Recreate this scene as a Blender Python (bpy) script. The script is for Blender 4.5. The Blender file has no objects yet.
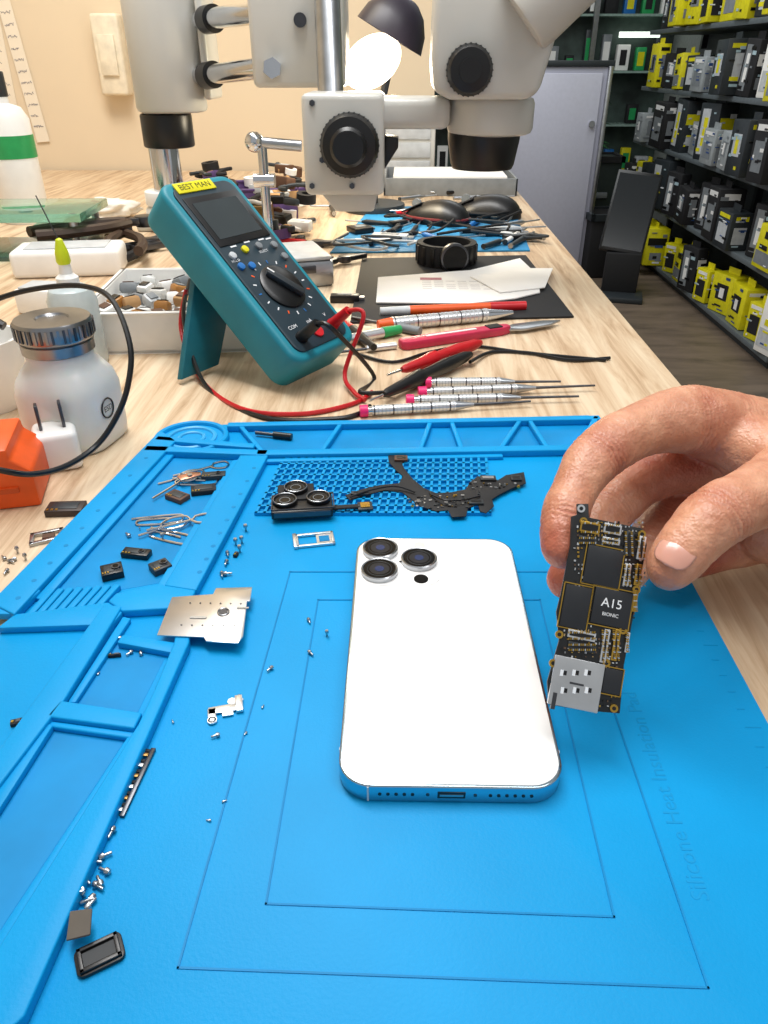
import bpy, bmesh, math, random
from math import radians, sin, cos, pi
from mathutils import Vector, Matrix, Euler, noise
random.seed(7)
S=bpy.context.scene; COL=S.collection
S.view_settings.view_transform='Standard'
# ---------------- camera ----------------
CAMZ=.213; PITCH=radians(31.4); YAW=radians(1.52); F=740.0
cd=bpy.data.cameras.new('camera'); cam=bpy.data.objects.new('camera',cd); COL.objects.link(cam)
cd.sensor_fit='VERTICAL'; cd.sensor_height=36; cd.sensor_width=27; cd.lens=36*F/1024; cd.clip_start=.005; cd.clip_end=60
cam.location=(0,0,CAMZ); cam.rotation_euler=(pi/2-PITCH,0,YAW); S.camera=cam
R=Euler((pi/2-PITCH,0,YAW)).to_matrix(); C=Vector((0,0,CAMZ))
def ray(px,py): return R@Vector(((px-384)/F,-(py-512)/F,-1))
def U(px,py,z=0.0):
    d=ray(px,py); return C+d*((z-CAMZ)/d.z)
def V(px,py,Y):
    d=ray(px,py); return C+d*(Y/d.y)
def W(px,py,zc): return C+ray(px,py)*zc
# ---------------- materials ----------------
def lin(h):
    h=h.lstrip('#'); o=[]
    for i in (0,2,4):
        c=int(h[i:i+2],16)/255; o.append(c/12.92 if c<=.04045 else ((c+.055)/1.055)**2.4)
    return o
MC={}
def mat(name,h='808080',rough=.5,metal=0,var=.07,scale=60,bump=0,spec=.5,emit=0,trans=0,coat=0,sss=0,stretch=None,bscale=None,alpha=1):
    if name in MC: return MC[name]
    m=bpy.data.materials.new(name); m.use_nodes=True; nt=m.node_tree; b=nt.nodes['Principled BSDF']
    tc=nt.nodes.new('ShaderNodeTexCoord'); n=nt.nodes.new('ShaderNodeTexNoise'); n.inputs['Scale'].default_value=scale; n.inputs['Detail'].default_value=5
    src=tc.outputs['Object']
    if stretch:
        mp=nt.nodes.new('ShaderNodeMapping'); mp.inputs['Scale'].default_value=stretch; nt.links.new(src,mp.inputs['Vector']); src=mp.outputs['Vector']
    nt.links.new(src,n.inputs['Vector'])
    r=nt.nodes.new('ShaderNodeValToRGB'); c=lin(h)
    r.color_ramp.elements[0].position=.3; r.color_ramp.elements[1].position=.7
    r.color_ramp.elements[0].color=[x*(1-var*2) for x in c]+[1]; r.color_ramp.elements[1].color=[min(1,x*(1+var)) for x in c]+[1]
    nt.links.new(n.outputs['Fac'],r.inputs['Fac']); nt.links.new(r.outputs['Color'],b.inputs['Base Color'])
    b.inputs['Roughness'].default_value=rough; b.inputs['Metallic'].default_value=metal
    b.inputs['Specular IOR Level'].default_value=spec; b.inputs['Transmission Weight'].default_value=trans; b.inputs['Coat Weight'].default_value=coat
    b.inputs['Alpha'].default_value=alpha
    if sss:
        b.inputs['Subsurface Weight'].default_value=sss; b.inputs['Subsurface Radius'].default_value=(1,.35,.2); b.inputs['Subsurface Scale'].default_value=.003
    if emit:
        nt.links.new(r.outputs['Color'],b.inputs['Emission Color']); b.inputs['Emission Strength'].default_value=emit
    if bump:
        n2=nt.nodes.new('ShaderNodeTexNoise'); n2.inputs['Scale'].default_value=bscale or scale*6; n2.inputs['Detail'].default_value=3
        nt.links.new(tc.outputs['Object'],n2.inputs['Vector'])
        bp=nt.nodes.new('ShaderNodeBump'); bp.inputs['Strength'].default_value=bump; bp.inputs['Distance'].default_value=.001
        nt.links.new(n2.outputs['Fac'],bp.inputs['Height']); nt.links.new(bp.outputs['Normal'],b.inputs['Normal'])
    MC[name]=m; return m
WHITE=mat('white_plastic','f2f1ee',.35,var=.02); IVORY=mat('ivory_enamel','c8c7c1',.35,var=.03,scale=8,coat=.2)
BLACK=mat('black_plastic','0e0e10',.35); BLACKM=mat('black_matte','141417',.7); DGREY=mat('dark_grey_plastic','2a3034',.45)
GREY=mat('grey_plastic','7d8286',.5); LGREY=mat('light_grey','c3c7ca',.45)
CHROME=mat('chrome','d0d3d8',.12,1,var=.02); STEEL=mat('brushed_steel','b4b7bb',.3,1,var=.08); DSTEEL=mat('dark_steel','5c5d61',.35,1)
BSTEEL=mat('bright_tinned_steel','dcdee0',.3,.9,var=.05,scale=200)
GOLD=mat('gold_contact','c9a24a',.3,1); SHIELD=mat('silver_shield_metal','dad6d2',.28,.95,var=.05,scale=40)
RED=mat('red_plastic','c81822',.35); PINK=mat('pink_plastic','ee2472',.4); ORANGE=mat('orange_plastic','ee5a14',.45); YELLOW=mat('yellow_print','e4da12',.45)
TEAL=mat('teal_rubber','0f8496',.5,var=.06,scale=40); TEALD=mat('teal_dark_rubber','0c6878',.55); BLUEB=mat('blue_button','1e6cb4',.4)
GREEN=mat('green_plastic','2aa05a',.4); PURPLE=mat('purple_plastic','5c4478',.5); PAPER=mat('paper_white','f4f2ee',.8,var=.02,scale=20)
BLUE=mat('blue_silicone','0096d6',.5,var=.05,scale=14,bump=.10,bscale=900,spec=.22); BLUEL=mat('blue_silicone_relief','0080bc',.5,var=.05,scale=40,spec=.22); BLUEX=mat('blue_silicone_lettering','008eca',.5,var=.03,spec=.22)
BLUEF=mat('blue_silicone_recess_shade','0088c8',.5,var=.08,scale=30,spec=.22); BLUET=mat('blue_silicone_ridge','30a6de',.4,var=.04,scale=30)
PCB=mat('black_circuit_board','141618',.4,var=.15,scale=300); CHIP=mat('chip_black','202226',.35,var=.05,scale=200); INK=mat('white_ink','e8eaec',.5,var=.01)
BROWN=mat('brown_leather','5a3c2a',.6); GLASSG=mat('green_glass','a4e0c8',.05,trans=.85,var=.02); LENS=mat('lens_glass','040406',.2,spec=.25,var=.02)
TAN=mat('tan_card','b98f60',.8); SHELFG=mat('shelf_grey','5c6468',.5)
# ---------------- mesh builder ----------------
def rot(d):
    z=Vector((0,0,1)); return z.rotation_difference(Vector(d).normalized()).to_matrix().to_4x4()
class B:
    def __init__(s): s.bm=bmesh.new(); s.mats=[]
    def add(s,t,m,M=None,bev=0,seg=2):
        if bev:
            bmesh.ops.recalc_face_normals(t,faces=t.faces)
            ed=[e for e in t.edges if len(e.link_faces)==2 and e.calc_face_angle(0)>.5]
            if ed: bmesh.ops.bevel(t,geom=ed,offset=bev,segments=seg,profile=.5,affect='EDGES',clamp_overlap=True)
        if m not in s.mats: s.mats.append(m)
        i=s.mats.index(m)
        for f in t.faces: f.material_index=i
        if M is not None: t.transform(M)
        me=bpy.data.meshes.new('t'); t.to_mesh(me); t.free(); s.bm.from_mesh(me); bpy.data.meshes.remove(me); return s
    def box(s,c,size,m,rz=0,bev=0,M=None,seg=2):
        t=bmesh.new(); bmesh.ops.create_cube(t,size=1); t.transform(Matrix.Diagonal((*size,1)))
        X=Matrix.Translation(c)@Matrix.Rotation(rz,4,'Z')
        if M is not None: X=M@X
        return s.add(t,m,X,bev,seg)
    def cyl(s,a,b,r,m,r1=None,seg=24,bev=0,M=None):
        a=Vector(a); b=Vector(b); d=b-a; t=bmesh.new()
        bmesh.ops.create_cone(t,cap_ends=True,segments=seg,radius1=r,radius2=r if r1 is None else max(r1,1e-5),depth=d.length)
        X=Matrix.Translation((a+b)/2)@rot(d)
        if M is not None: X=M@X
        return s.add(t,m,X,bev)
    def sph(s,c,r,m,sc=(1,1,1),M=None,sub=3):
        t=bmesh.new(); bmesh.ops.create_icosphere(t,subdivisions=sub,radius=r)
        X=Matrix.Translation(c)@Matrix.Diagonal((*sc,1))
        if M is not None: X=Matrix.Translation(c)@M@Matrix.Diagonal((*sc,1))
        return s.add(t,m,X)
    def prism(s,pts,z0,z1,m,M=None,bev=0,seg=2):
        t=bmesh.new(); a=[t.verts.new((p[0],p[1],z0)) for p in pts]; b=[t.verts.new((p[0],p[1],z1)) for p in pts]; n=len(pts)
        t.faces.new(a[::-1]); t.faces.new(b)
        for i in range(n): t.faces.new((a[i],a[(i+1)%n],b[(i+1)%n],b[i]))
        return s.add(t,m,M,bev,seg)
    def lathe(s,prof,m,M=None,seg=32):
        t=bmesh.new(); rings=[]
        for r,z in prof: rings.append([t.verts.new((max(r,1e-5)*cos(2*pi*k/seg),max(r,1e-5)*sin(2*pi*k/seg),z)) for k in range(seg)])
        for i in range(len(rings)-1):
            for k in range(seg): t.faces.new((rings[i][k],rings[i][(k+1)%seg],rings[i+1][(k+1)%seg],rings[i+1][k]))
        t.faces.new(rings[0][::-1]); t.faces.new(rings[-1])
        return s.add(t,m,M)
    def tube(s,pts,r,m,seg=8,n=6,closed=False,M=None):
        P=smooth(pts,n,closed); t=bmesh.new(); rings=[]; N=len(P)
        up=Vector((0,0,1)); prev=None
        for i in range(N):
            d=(P[(i+1)%N]-P[i-1]) if closed else (P[min(i+1,N-1)]-P[max(i-1,0)])
            d.normalize()
            if prev is None:
                u=d.cross(up); 
                if u.length<.1: u=d.cross(Vector((1,0,0)))
            else: u=prev-d*prev.dot(d)
            u.normalize(); prev=u; v=d.cross(u)
            rings.append([t.verts.new(P[i]+(u*cos(2*pi*k/seg)+v*sin(2*pi*k/seg))*r) for k in range(seg)])
        for i in range(N if closed else N-1):
            A=rings[i]; Bq=rings[(i+1)%N]
            for k in range(seg): t.faces.new((A[k],A[(k+1)%seg],Bq[(k+1)%seg],Bq[k]))
        if not closed: t.faces.new(rings[0][::-1]); t.faces.new(rings[-1])
        return s.add(t,m,M)
    def ring(s,c,Rr,r,m,M=None,n=28):
        pts=[Vector((Rr*cos(2*pi*i/n),Rr*sin(2*pi*i/n),0)) for i in range(n)]
        X=Matrix.Translation(c)
        if M is not None: X=M@X
        return s.tube(pts,r,m,closed=True,n=1,M=X)
    def wall(s,pts,w,z0,z1,m,closed=False,bev=0):
        P=[Vector((p[0],p[1])) for p in pts]
        if closed: P.append(P[0])
        for a,b in zip(P[:-1],P[1:]):
            d=b-a; c=(a+b)/2
            s.box((c.x,c.y,(z0+z1)/2),(d.length+w,w,z1-z0),m,rz=math.atan2(d.y,d.x),bev=bev,seg=3)
        return s
    def text(s,txt,size,m,M,ext=.00003):
        cu=bpy.data.curves.new('t','FONT'); cu.body=txt; cu.size=size; cu.extrude=ext; cu.align_x='CENTER'; cu.align_y='CENTER'; cu.resolution_u=3
        o=bpy.data.objects.new('t',cu); COL.objects.link(o); dg=bpy.context.evaluated_depsgraph_get()
        me=bpy.data.meshes.new_from_object(o.evaluated_get(dg)); t=bmesh.new(); t.from_mesh(me)
        bpy.data.objects.remove(o); bpy.data.meshes.remove(me); bpy.data.curves.remove(cu)
        return s.add(t,m,M)
    def obj(s,name,parent=None,M=None,ang=38,label=None,recalc=True):
        if recalc: bmesh.ops.recalc_face_normals(s.bm,faces=s.bm.faces)
        me=bpy.data.meshes.new(name); s.bm.to_mesh(me); s.bm.free()
        for m in s.mats: me.materials.append(m)
        me.polygons.foreach_set('use_smooth',[True]*len(me.polygons)); me.set_sharp_from_angle(angle=radians(ang))
        o=bpy.data.objects.new(name,me); COL.objects.link(o)
        if parent: o.parent=parent
        if M is not None: o.matrix_local=M
        if label: o['label']=label
        return o
def smooth(pts,n,closed=False):
    P=[Vector(p) for p in pts]; N=len(P)
    if n<=1: return P
    out=[]; rng=N if closed else N-1
    for i in range(rng):
        if closed: a,b,c,d=P[i-1],P[i],P[(i+1)%N],P[(i+2)%N]
        else: a,b,c,d=P[max(i-1,0)],P[i],P[i+1],P[min(i+2,N-1)]
        for k in range(n):
            t=k/n; out.append(.5*((2*b)+(c-a)*t+(2*a-5*b+4*c-d)*t*t+(3*b-a-3*c+d)*t**3))
    if not closed: out.append(P[-1])
    return out
def meta(o,label,cat,group=None):
    o['label']=label; o['category']=cat
    if group: o['group']=group
    return o
def thing(name,label,cat,M=None,group=None):
    o=bpy.data.objects.new(name,None); o.empty_display_size=.01; COL.objects.link(o)
    if M is not None: o.matrix_world=M
    return meta(o,label,cat,group)
def TR(v,rz=0): return Matrix.Translation(v)@Matrix.Rotation(rz,4,'Z')
def frame2(p,q,z=0):
    a=U(*p,z); b=U(*q,z); d=b-a; return TR(a,math.atan2(d.y,d.x)),d.length
def struct(o): o['kind']='structure'; return o
def rrect(w,h,r,n=6,cx=0,cy=0):
    o=[]
    for sx,sy,a in ((1,1,0),(-1,1,90),(-1,-1,180),(1,-1,270)):
        for k in range(n+1):
            t=radians(a+90*k/n); o.append((cx+sx*(w/2-r)+r*cos(t),cy+sy*(h/2-r)+r*sin(t)))
    return o
# ---------------- room ----------------
def wood_mat(name,c1,c2,c3,sx,sy):
    m=bpy.data.materials.new(name); m.use_nodes=True; nt=m.node_tree; b=nt.nodes['Principled BSDF']
    tc=nt.nodes.new('ShaderNodeTexCoord'); mp=nt.nodes.new('ShaderNodeMapping'); mp.inputs['Scale'].default_value=(sx,sy,1)
    nt.links.new(tc.outputs['Object'],mp.inputs['Vector'])
    n=nt.nodes.new('ShaderNodeTexNoise'); n.inputs['Scale'].default_value=1; n.inputs['Detail'].default_value=7; n.inputs['Roughness'].default_value=.65; n.inputs['Distortion'].default_value=.6
    nt.links.new(mp.outputs['Vector'],n.inputs['Vector'])
    r=nt.nodes.new('ShaderNodeValToRGB'); e=r.color_ramp.elements; e[0].position=.33; e[0].color=lin(c1)+[1]; e[1].position=.62; e[1].color=lin(c3)+[1]
    k=e.new(.47); k.color=lin(c2)+[1]
    nt.links.new(n.outputs['Fac'],r.inputs['Fac']); nt.links.new(r.outputs['Color'],b.inputs['Base Color']); b.inputs['Roughness'].default_value=.45
    return m
WOOD=wood_mat('light_birch_laminate','ac8b69','cdb190','dfcaac',90,6)
FLOORM=wood_mat('brown_vinyl_floor','51463b','695b4d','776758',3,12)
WALLM=mat('cream_wall_paint','decdb2',.8,var=.03,scale=2)
struct(B().box((0,3,-.8),(9,9.5,.1),FLOORM).obj('floor'))
struct(B().box((-.62,1.88,.5),(1.36,.1,2.5),WALLM).obj('wall_back'))
struct(B().box((-1.35,.6,.5),(.1,2.6,2.5),WALLM).obj('wall_left'))
struct(B().box((1.75,3.2,.5),(.1,6,2.5),mat('shop_wall','8a908c',.8)).obj('wall_right'))
struct(B().box((.4,6.2,.5),(3.6,.1,2.5),mat('far_shop_wall','4a5650',.7,var=.3,scale=3)).obj('wall_far'))
tb=thing('workbench','long light birch laminate workbench with square legs','workbench',TR((-.5,.75,-.75)))
B().box((.05,0,.7325),(1.33,2.14,.035),WOOD,bev=.002).obj('tabletop',tb)
for x in (-.56,.64):
    for y in (-1,1): B().box((x,y,.3575),(.05,.05,.715),LGREY,bev=.003).obj('leg',tb)
# ---------------- repair mat ----------------
MZ=.003
rm=thing('repair_mat','bright blue silicone repair mat with moulded parts trays','repair mat')
tl=U(163,425,MZ); tr_=U(606,415,MZ)
out=[(-.183,.03),(.137,.03),(.138,.28),(tr_.x-.004,tr_.y-.012),(tr_.x-.012,tr_.y),(tl.x+.012,tl.y),(tl.x,tl.y-.01)]
B().prism(out,.0002,MZ,BLUE,bev=.0008).obj('mat_base',rm)
RZ=.0075
def G(*pp,z=RZ): return [U(p[0],p[1],z) for p in pp]
b=B(); bv=.0007
b.prism(G((-10,602),(160,430),(176,440),(14,614)),MZ,RZ,BLUE,bev=bv,seg=3)
b.prism(G((-14,612),(14,612),(40,588),(26,582)),MZ,RZ-.001,BLUE,bev=bv)
b.prism(G((172,442),(178,446),(44,596),(34,594)),MZ,RZ-.0022,BLUE,bev=bv)
b.wall(G((160,438),(250,445)),.006,MZ,RZ,BLUE,bev=bv)
b.wall(G((232,424),(596,417)),.006,MZ,RZ,BLUE,bev=bv)
b.wall(G((150,448),(262,452),(572,447)),.007,MZ,RZ,BLUE,bev=bv)
b.wall(G((268,457),(500,452)),.004,MZ,RZ-.002,BLUE,bev=bv)
b.wall(G((596,417),(580,447)),.004,MZ,RZ,BLUE,bev=bv)
for a,c in (((240,424),(262,450)),((340,423),(322,449)),((430,421),(420,448)),((452,421),(462,448)),((520,419),(500,448)),((530,419),(548,447))):
    b.wall(G(a,c),.003,MZ,RZ-.0005,BLUE,bev=bv)
b.prism(G((240,455),(268,455),(196,590),(164,585)),MZ,RZ,BLUE,bev=bv,seg=3)
b.prism(G((232,457),(240,456),(166,582),(156,582)),MZ,RZ-.002,BLUE,bev=bv,seg=3)
b.prism(G((160,583),(196,588),(188,606),(122,610),(108,600),(116,592)),MZ,RZ-.0004,BLUE,bev=bv,seg=3)
for k in range(8):
    f=k/7; x=46+f*66; b.wall(G((x+3,588-f*5),(x-20,614-f*6)),.0032,MZ,RZ-.0016,BLUE,bev=.0006)
b.prism(G((14,612),(108,600),(122,610),(112,622),(-4,626)),MZ,RZ-.0010,BLUE,bev=bv)
b.prism(G((104,604),(122,606),(64,700),(-14,802),(-14,766)),MZ,RZ,BLUE,bev=bv,seg=3)
b.prism(G((122,612),(130,614),(74,698),(66,698)),MZ,RZ-.0022,BLUE,bev=bv)
b.prism(G((178,606),(191,606),(189,642),(24,1016),(-14,1050),(-14,966),(138,724),(154,690),(174,642)),MZ,RZ,BLUE,bev=bv,seg=3)
b.prism(G((140,722),(134,720),(-14,946),(-14,966)),MZ,RZ-.0022,BLUE,bev=bv)
b.prism(G((122,632),(176,640),(170,650),(116,640)),MZ,RZ-.0012,BLUE,bev=bv)
b.prism(G((60,700),(142,712),(134,728),(46,716)),MZ,RZ,BLUE,bev=bv,seg=3)
b.prism(G((46,716),(134,728),(130,734),(40,721)),MZ,RZ-.002,BLUE,bev=bv,seg=3)
b.prism(G((-14,800),(44,718),(52,722),(-6,812)),MZ,RZ-.0015,BLUE,bev=bv)
b.obj('tray_rim',rm)
b=B()  # thin darker blue sheets paint the shade of the tray recesses
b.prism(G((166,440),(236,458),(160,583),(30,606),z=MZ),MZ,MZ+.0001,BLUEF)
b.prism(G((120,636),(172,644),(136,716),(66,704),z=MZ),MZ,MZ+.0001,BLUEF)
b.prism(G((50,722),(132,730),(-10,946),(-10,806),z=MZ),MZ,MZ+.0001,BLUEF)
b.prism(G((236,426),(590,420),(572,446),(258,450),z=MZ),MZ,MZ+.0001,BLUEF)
b.obj('tray_floor_shade',rm,label='recessed tray floors with shade painted in slightly darker blue')
b=B()
A0,A1,A2,A3=G((284,458),(486,457),(490,512),(256,512),z=.005)
nx,ny=27,9
for i in range(nx+1): 
    f=i/nx; b.wall([A0.lerp(A1,f),A3.lerp(A2,f)],.0015,MZ,.005,BLUE)
for j in range(ny+1):
    f=j/ny; b.wall([A0.lerp(A3,f),A1.lerp(A2,f)],.0015,MZ,.005,BLUE)
b.prism([A0,A1,A2,A3],MZ,MZ+.0002,BLUEL)  # pocket shade painted as a darker blue base sheet
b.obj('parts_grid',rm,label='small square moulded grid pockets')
b=B(); c=U(191,434,RZ)
b.cyl((c.x,c.y,MZ),(c.x,c.y,MZ+.0015),.024,BLUE,seg=40); b.ring((c.x,c.y,MZ+.002),.022,.0020,BLUE,n=40); b.ring((c.x,c.y,MZ+.0015),.015,.0016,BLUET,n=32); b.ring((c.x,c.y,MZ+.0015),.008,.0013,BLUET)
b.obj('round_recess',rm)
for k in range(18):
    p=U(146-k*16,458+k*17.5,RZ) if k<9 else U(254-(k-9)*6.8,468+(k-9)*13,RZ)
    B().cyl((p.x,p.y,RZ-.0002),(p.x,p.y,RZ+.0001),.0012,BLUEL,seg=12).obj('rim_hole',rm)
b=B()
b.wall(G((178,968),(708,988),(573,590),(552,572),(290,572),z=MZ),.0006,MZ,MZ+.0003,BLUEL,closed=True)
b.wall(G((266,904),(614,917),(540,600),(318,600),z=MZ),.0006,MZ,MZ+.0003,BLUEL,closed=True)
for k in range(40):
    y=.06+k*.009; b.box((.131-(.0012 if k%5 else 0),y,MZ+.00005),(.003 if k%5 else .006,.0004,.0002),BLUEX)
b.obj('relief_lines',rm,label='thin moulded guide lines and ruler ticks')
b=B()
b.text('Silicone Heat Insulation Pad',.0075,BLUEX,TR((.090,.17,MZ+.00003),radians(90)),.00008)
b.obj('relief_lettering',rm,label='faint moulded lettering')
# ---------------- phone ----------------
pb=U(447,790,.0107); pt=U(437,537,.0107); d=pt-pb
ang=math.atan2(d.y,d.x)-pi/2
PL=.1475; PW=.0755; TH=.00765
PM=TR(((pb.x+pt.x)/2,(pb.y+pt.y)/2,MZ+.0001),ang+radians(1.3))
ph=thing('smartphone','silver smartphone lying face down with white glass back and triple camera','smartphone',PM)
FR=mat('polished_frame_steel','aebfca',.16,1,var=.03)
BGL=mat('white_back_glass','fbfbfa',.16,var=.005,coat=.3)
B().prism(rrect(PW,PL,.0115,8),0,TH,FR,bev=.0007,seg=3).obj('frame',ph,label='polished silver steel frame')
B().prism(rrect(PW-.0022,PL-.0022,.0105,8),TH-.0003,TH+.00025,BGL,bev=.0002).obj('back_glass',ph)
b=B()
b.prism(rrect(.0375,.0375,.009,6,-.0165,.0525),TH,TH+.0007,BGL,bev=.0004,seg=3); b.obj('camera_plateau',ph)
for x,y in ((-.0262,.0608),(-.0262,.0435),(-.0078,.0526)):
    b=B(); z=TH+.0007
    b.lathe([(0,z-.0002),(.0084,z-.0002),(.0085,z+.0022),(.0080,z+.0026),(.0076,z+.0024),(.0074,z+.0014),(0,z+.0014)],STEEL,Matrix.Translation((x,y,0)),40)
    b.cyl((x,y,z+.0014),(x,y,z+.0021),.0073,LENS,seg=32); b.cyl((x,y,z+.0021),(x,y,z+.00218),.0046,mat('lens_inner','12161e',.3),seg=24); b.cyl((x,y,z+.00218),(x,y,z+.00226),.0022,mat('lens_pupil','24345e',.15),seg=20)
    b.ring((x,y,z+.0021),.0056,.00015,DGREY)
    b.obj('camera_lens',ph)
B().cyl((-.0072,.0660,TH+.0006),(-.0072,.0660,TH+.0010),.0026,mat('flash_lens','f3efd8',.2)).obj('flash',ph)
B().cyl((-.0072,.0386,TH+.0006),(-.0072,.0386,TH+.0010),.0033,LENS).obj('depth_sensor',ph)
B().cyl((-.0165,.0522,TH+.0006),(-.0165,.0522,TH+.00085),.0007,BLACK,seg=12).obj('microphone_hole',ph)
b=B(); gy=-PL/2
LOGO=mat('silver_emblem','f2f2f0',.14,.15,var=.005)
body=[]
for k in range(48):
    t=2*pi*k/48; r=.0062*(1+.06*cos(2*t)-.10*math.exp(-((t-pi/2)/.3)**2)-.05*math.exp(-((t-3*pi/2)/.25)**2))
    x=r*cos(t); y=r*sin(t)*1.02
    if x>.0034 and abs(y-.0008)<.0034:
        x=min(x,.0072-math.sqrt(max(0,.0034**2-(y-.0008)**2)))
    body.append((x,y))
b.prism(body,TH+.0002,TH+.0003,LOGO); lf=[(.0002,.0068),(.0006,.0088),(.0026,.0102),(.0024,.0082)]
b.prism(lf,TH+.0002,TH+.0003,LOGO); b.obj('emblem',ph,M=Matrix.Translation((0,.002,0)))
b=B(); b.box((0,gy,TH/2),(.0092,.0004,.0030),BLACK,bev=.0001); b.box((0,gy-.0001,TH/2),(.0078,.0005,.0009),STEEL); b.obj('charging_port',ph)
for s_ in (-1,1):
    for k in range(6 if s_>0 else 5): B().cyl((s_*(.0128+k*.0027),gy+.0003,TH/2),(s_*(.0128+k*.0027),gy-.0002,TH/2),.0006,BLACK,seg=12).obj('speaker_hole',ph)
    B().cyl((s_*.0078,gy+.0003,TH/2),(s_*.0078,gy-.0002,TH/2),.0006,DSTEEL,seg=10).obj('frame_screw',ph)
for c_,sz in (((-.0275,gy,TH/2),(.0006,.0003,TH-.001)),((PW/2,-.058,TH/2),(.0003,.0012,TH-.001)),((-PW/2,-.058,TH/2),(.0003,.0012,TH-.001))): B().box(c_,sz,LGREY).obj('antenna_band',ph)
# ---------------- logic board ----------------
a_=radians(11.7); K=.2545/740
yb=R@Vector((sin(a_),cos(a_),-.12)); yb.normalize(); xb=R@Vector((cos(a_),-sin(a_),0)); xb=(xb-yb*xb.dot(yb)).normalized(); zb=xb.cross(yb)
BM=Matrix((( *xb,0),(*yb,0),(*zb,0),(0,0,0,1))).transposed(); BM.translation=W(598,612,.2545)
def bl(px,py):
    dx=(px-598)*K; dy=-(py-612)*K; return (dx*cos(a_)-dy*sin(a_),dx*sin(a_)+dy*cos(a_))
lb=thing('logic_board','black phone logic board with gold connectors held in the fingers','circuit board',BM)
outl=[(580,503),(592,503),(592,517),(646,528),(650,545),(640,588),(631,626),(622,664),(616,711),(580,708),(546,702),(545,680),(558,640),(556,612),(562,590),(572,545),(574,516),(580,514)]
B().prism([bl(*p) for p in outl],-.0008,.0003,PCB,bev=.0002).obj('board_substrate',lb)
# local board-space rectangles so that edges run parallel to the board
def rb(b,x0,y0,x1,y1,h,m,bev=.0001,z=.0003):
    c=bl((x0+x1)/2,(y0+y1)/2); b.box((c[0],c[1],z+h/2),(abs(x1-x0)*K,abs(y1-y0)*K,h),m,bev=bev)
def rframe(b,x0,y0,x1,y1,h,m,w=.00035):
    c=bl((x0+x1)/2,(y0+y1)/2); hw=abs(x1-x0)*K/2; hh=abs(y1-y0)*K/2
    b.wall([(c[0]-hw,c[1]-hh),(c[0]+hw,c[1]-hh),(c[0]+hw,c[1]+hh),(c[0]-hw,c[1]+hh)],w,.0003,.0003+h,m,closed=True)
b=B(); rb(b,592,590,630,626,.0010,CHIP); rframe(b,590,588,631,627.5,.0005,GOLD)
c=bl(611,604); b.text('A15',.0044,INK,Matrix.Translation((c[0],c[1],.00132))); c=bl(609,615); b.text('BIONIC',.0017,INK,Matrix.Translation((c[0],c[1],.00132)))
b.obj('processor_chip',lb,label='black processor chip lettered A15 BIONIC')
for q in ((586,548,622,586),(562,586,588,628),(600,668,618,692)):
    b=B(); rb(b,*q,.0009,CHIP); rframe(b,q[0]-1.6,q[1]-1.6,q[2]+1.2,q[3]+1.2,.0005,GOLD); b.obj('chip',lb)
for n_i,q in enumerate(((582,522,602,533),(606,524,624,534),(627,531,635,556),(640,536,647,560),(636,564,642,586),(625,564,631,586),(580,537,598,544),(600,629,606,662),(611,629,617,660),(566,631,594,639),(566,643,594,650),(604,538,622,544),(633,590,637,612),(624,632,627,652))):
    b=B(); x0,y0,x1,y1=q
    rb(b,*q,.0007,(GOLD,BSTEEL,DGREY,BSTEEL)[n_i%4],z=.0003)
    hor=(x1-x0)>(y1-y0); n=int(max(x1-x0,y1-y0)/1.9)
    rb(b,x0+1.8,y0+1.8,x1-1.8,y1-1.8,.0008,BLACK,0)
    for k in range(n):
        f=(k+.5)/n; pm_=(GOLD,GOLD,BSTEEL)[k%3]
        if hor:
            for yy in (y0+1,y1-1): rb(b,x0+f*(x1-x0)-.5,yy-1,x0+f*(x1-x0)+.5,yy+1,.0009,pm_,0)
        else:
            for xx in (x0+1,x1-1): rb(b,xx-1,y0+f*(y1-y0)-.5,xx+1,y0+f*(y1-y0)+.5,.0009,pm_,0)
    b.obj('pin_connector',lb)
SIMC=mat('reader_cover_steel','d4d6d8',.28,1,var=.06,scale=90)
b=B(); rb(b,548,658,598,706,.0013,SIMC,.0003)
for i in range(3):
    for j in range(2): rb(b,560+i*12,669+j*17,563.4+i*12,673.4+j*17,.00145,BLACK,0); rb(b,557+i*12,668+j*17,560+i*12,674+j*17,.0015,INK,0)
rb(b,566,681,580,683,.0015,DSTEEL,0); rb(b,548,690,552,706,.0015,DSTEEL,0)
b.obj('sim_reader_cover',lb,label='bright silver metal card reader cover')
b=B(); rr=random.Random(3)
cm=[GOLD,BSTEEL,BSTEEL,mat('ceramic_brown','5c4430',.5),mat('component_tan','a88c60',.5),STEEL,BLACK,LGREY]
reg=[(578,520,648,546),(622,545,648,588),(574,546,585,588),(558,628,620,658),(598,656,616,668),(594,692,614,706),(631,590,636,620),(588,588,592,628)]
for g in reg:   # orderly small passives on a loose grid
    nx_=max(1,int((g[2]-g[0])/3.4)); ny_=max(1,int((g[3]-g[1])/4))
    for i in range(nx_):
        for j in range(ny_):
            if rr.random()<.38: continue
            x=g[0]+(i+.5)*(g[2]-g[0])/nx_; y=g[1]+(j+.5)*(g[3]-g[1])/ny_; w=rr.choice((1.0,1.4,2)); h=rr.choice((1.,1.8,2.4))
            rb(b,x-w/2,y-h/2,x+w/2,y+h/2,.0004,rr.choice(cm),0)
b.obj('surface_components',lb,label='tiny gold and silver surface components')['kind']='stuff'
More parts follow.
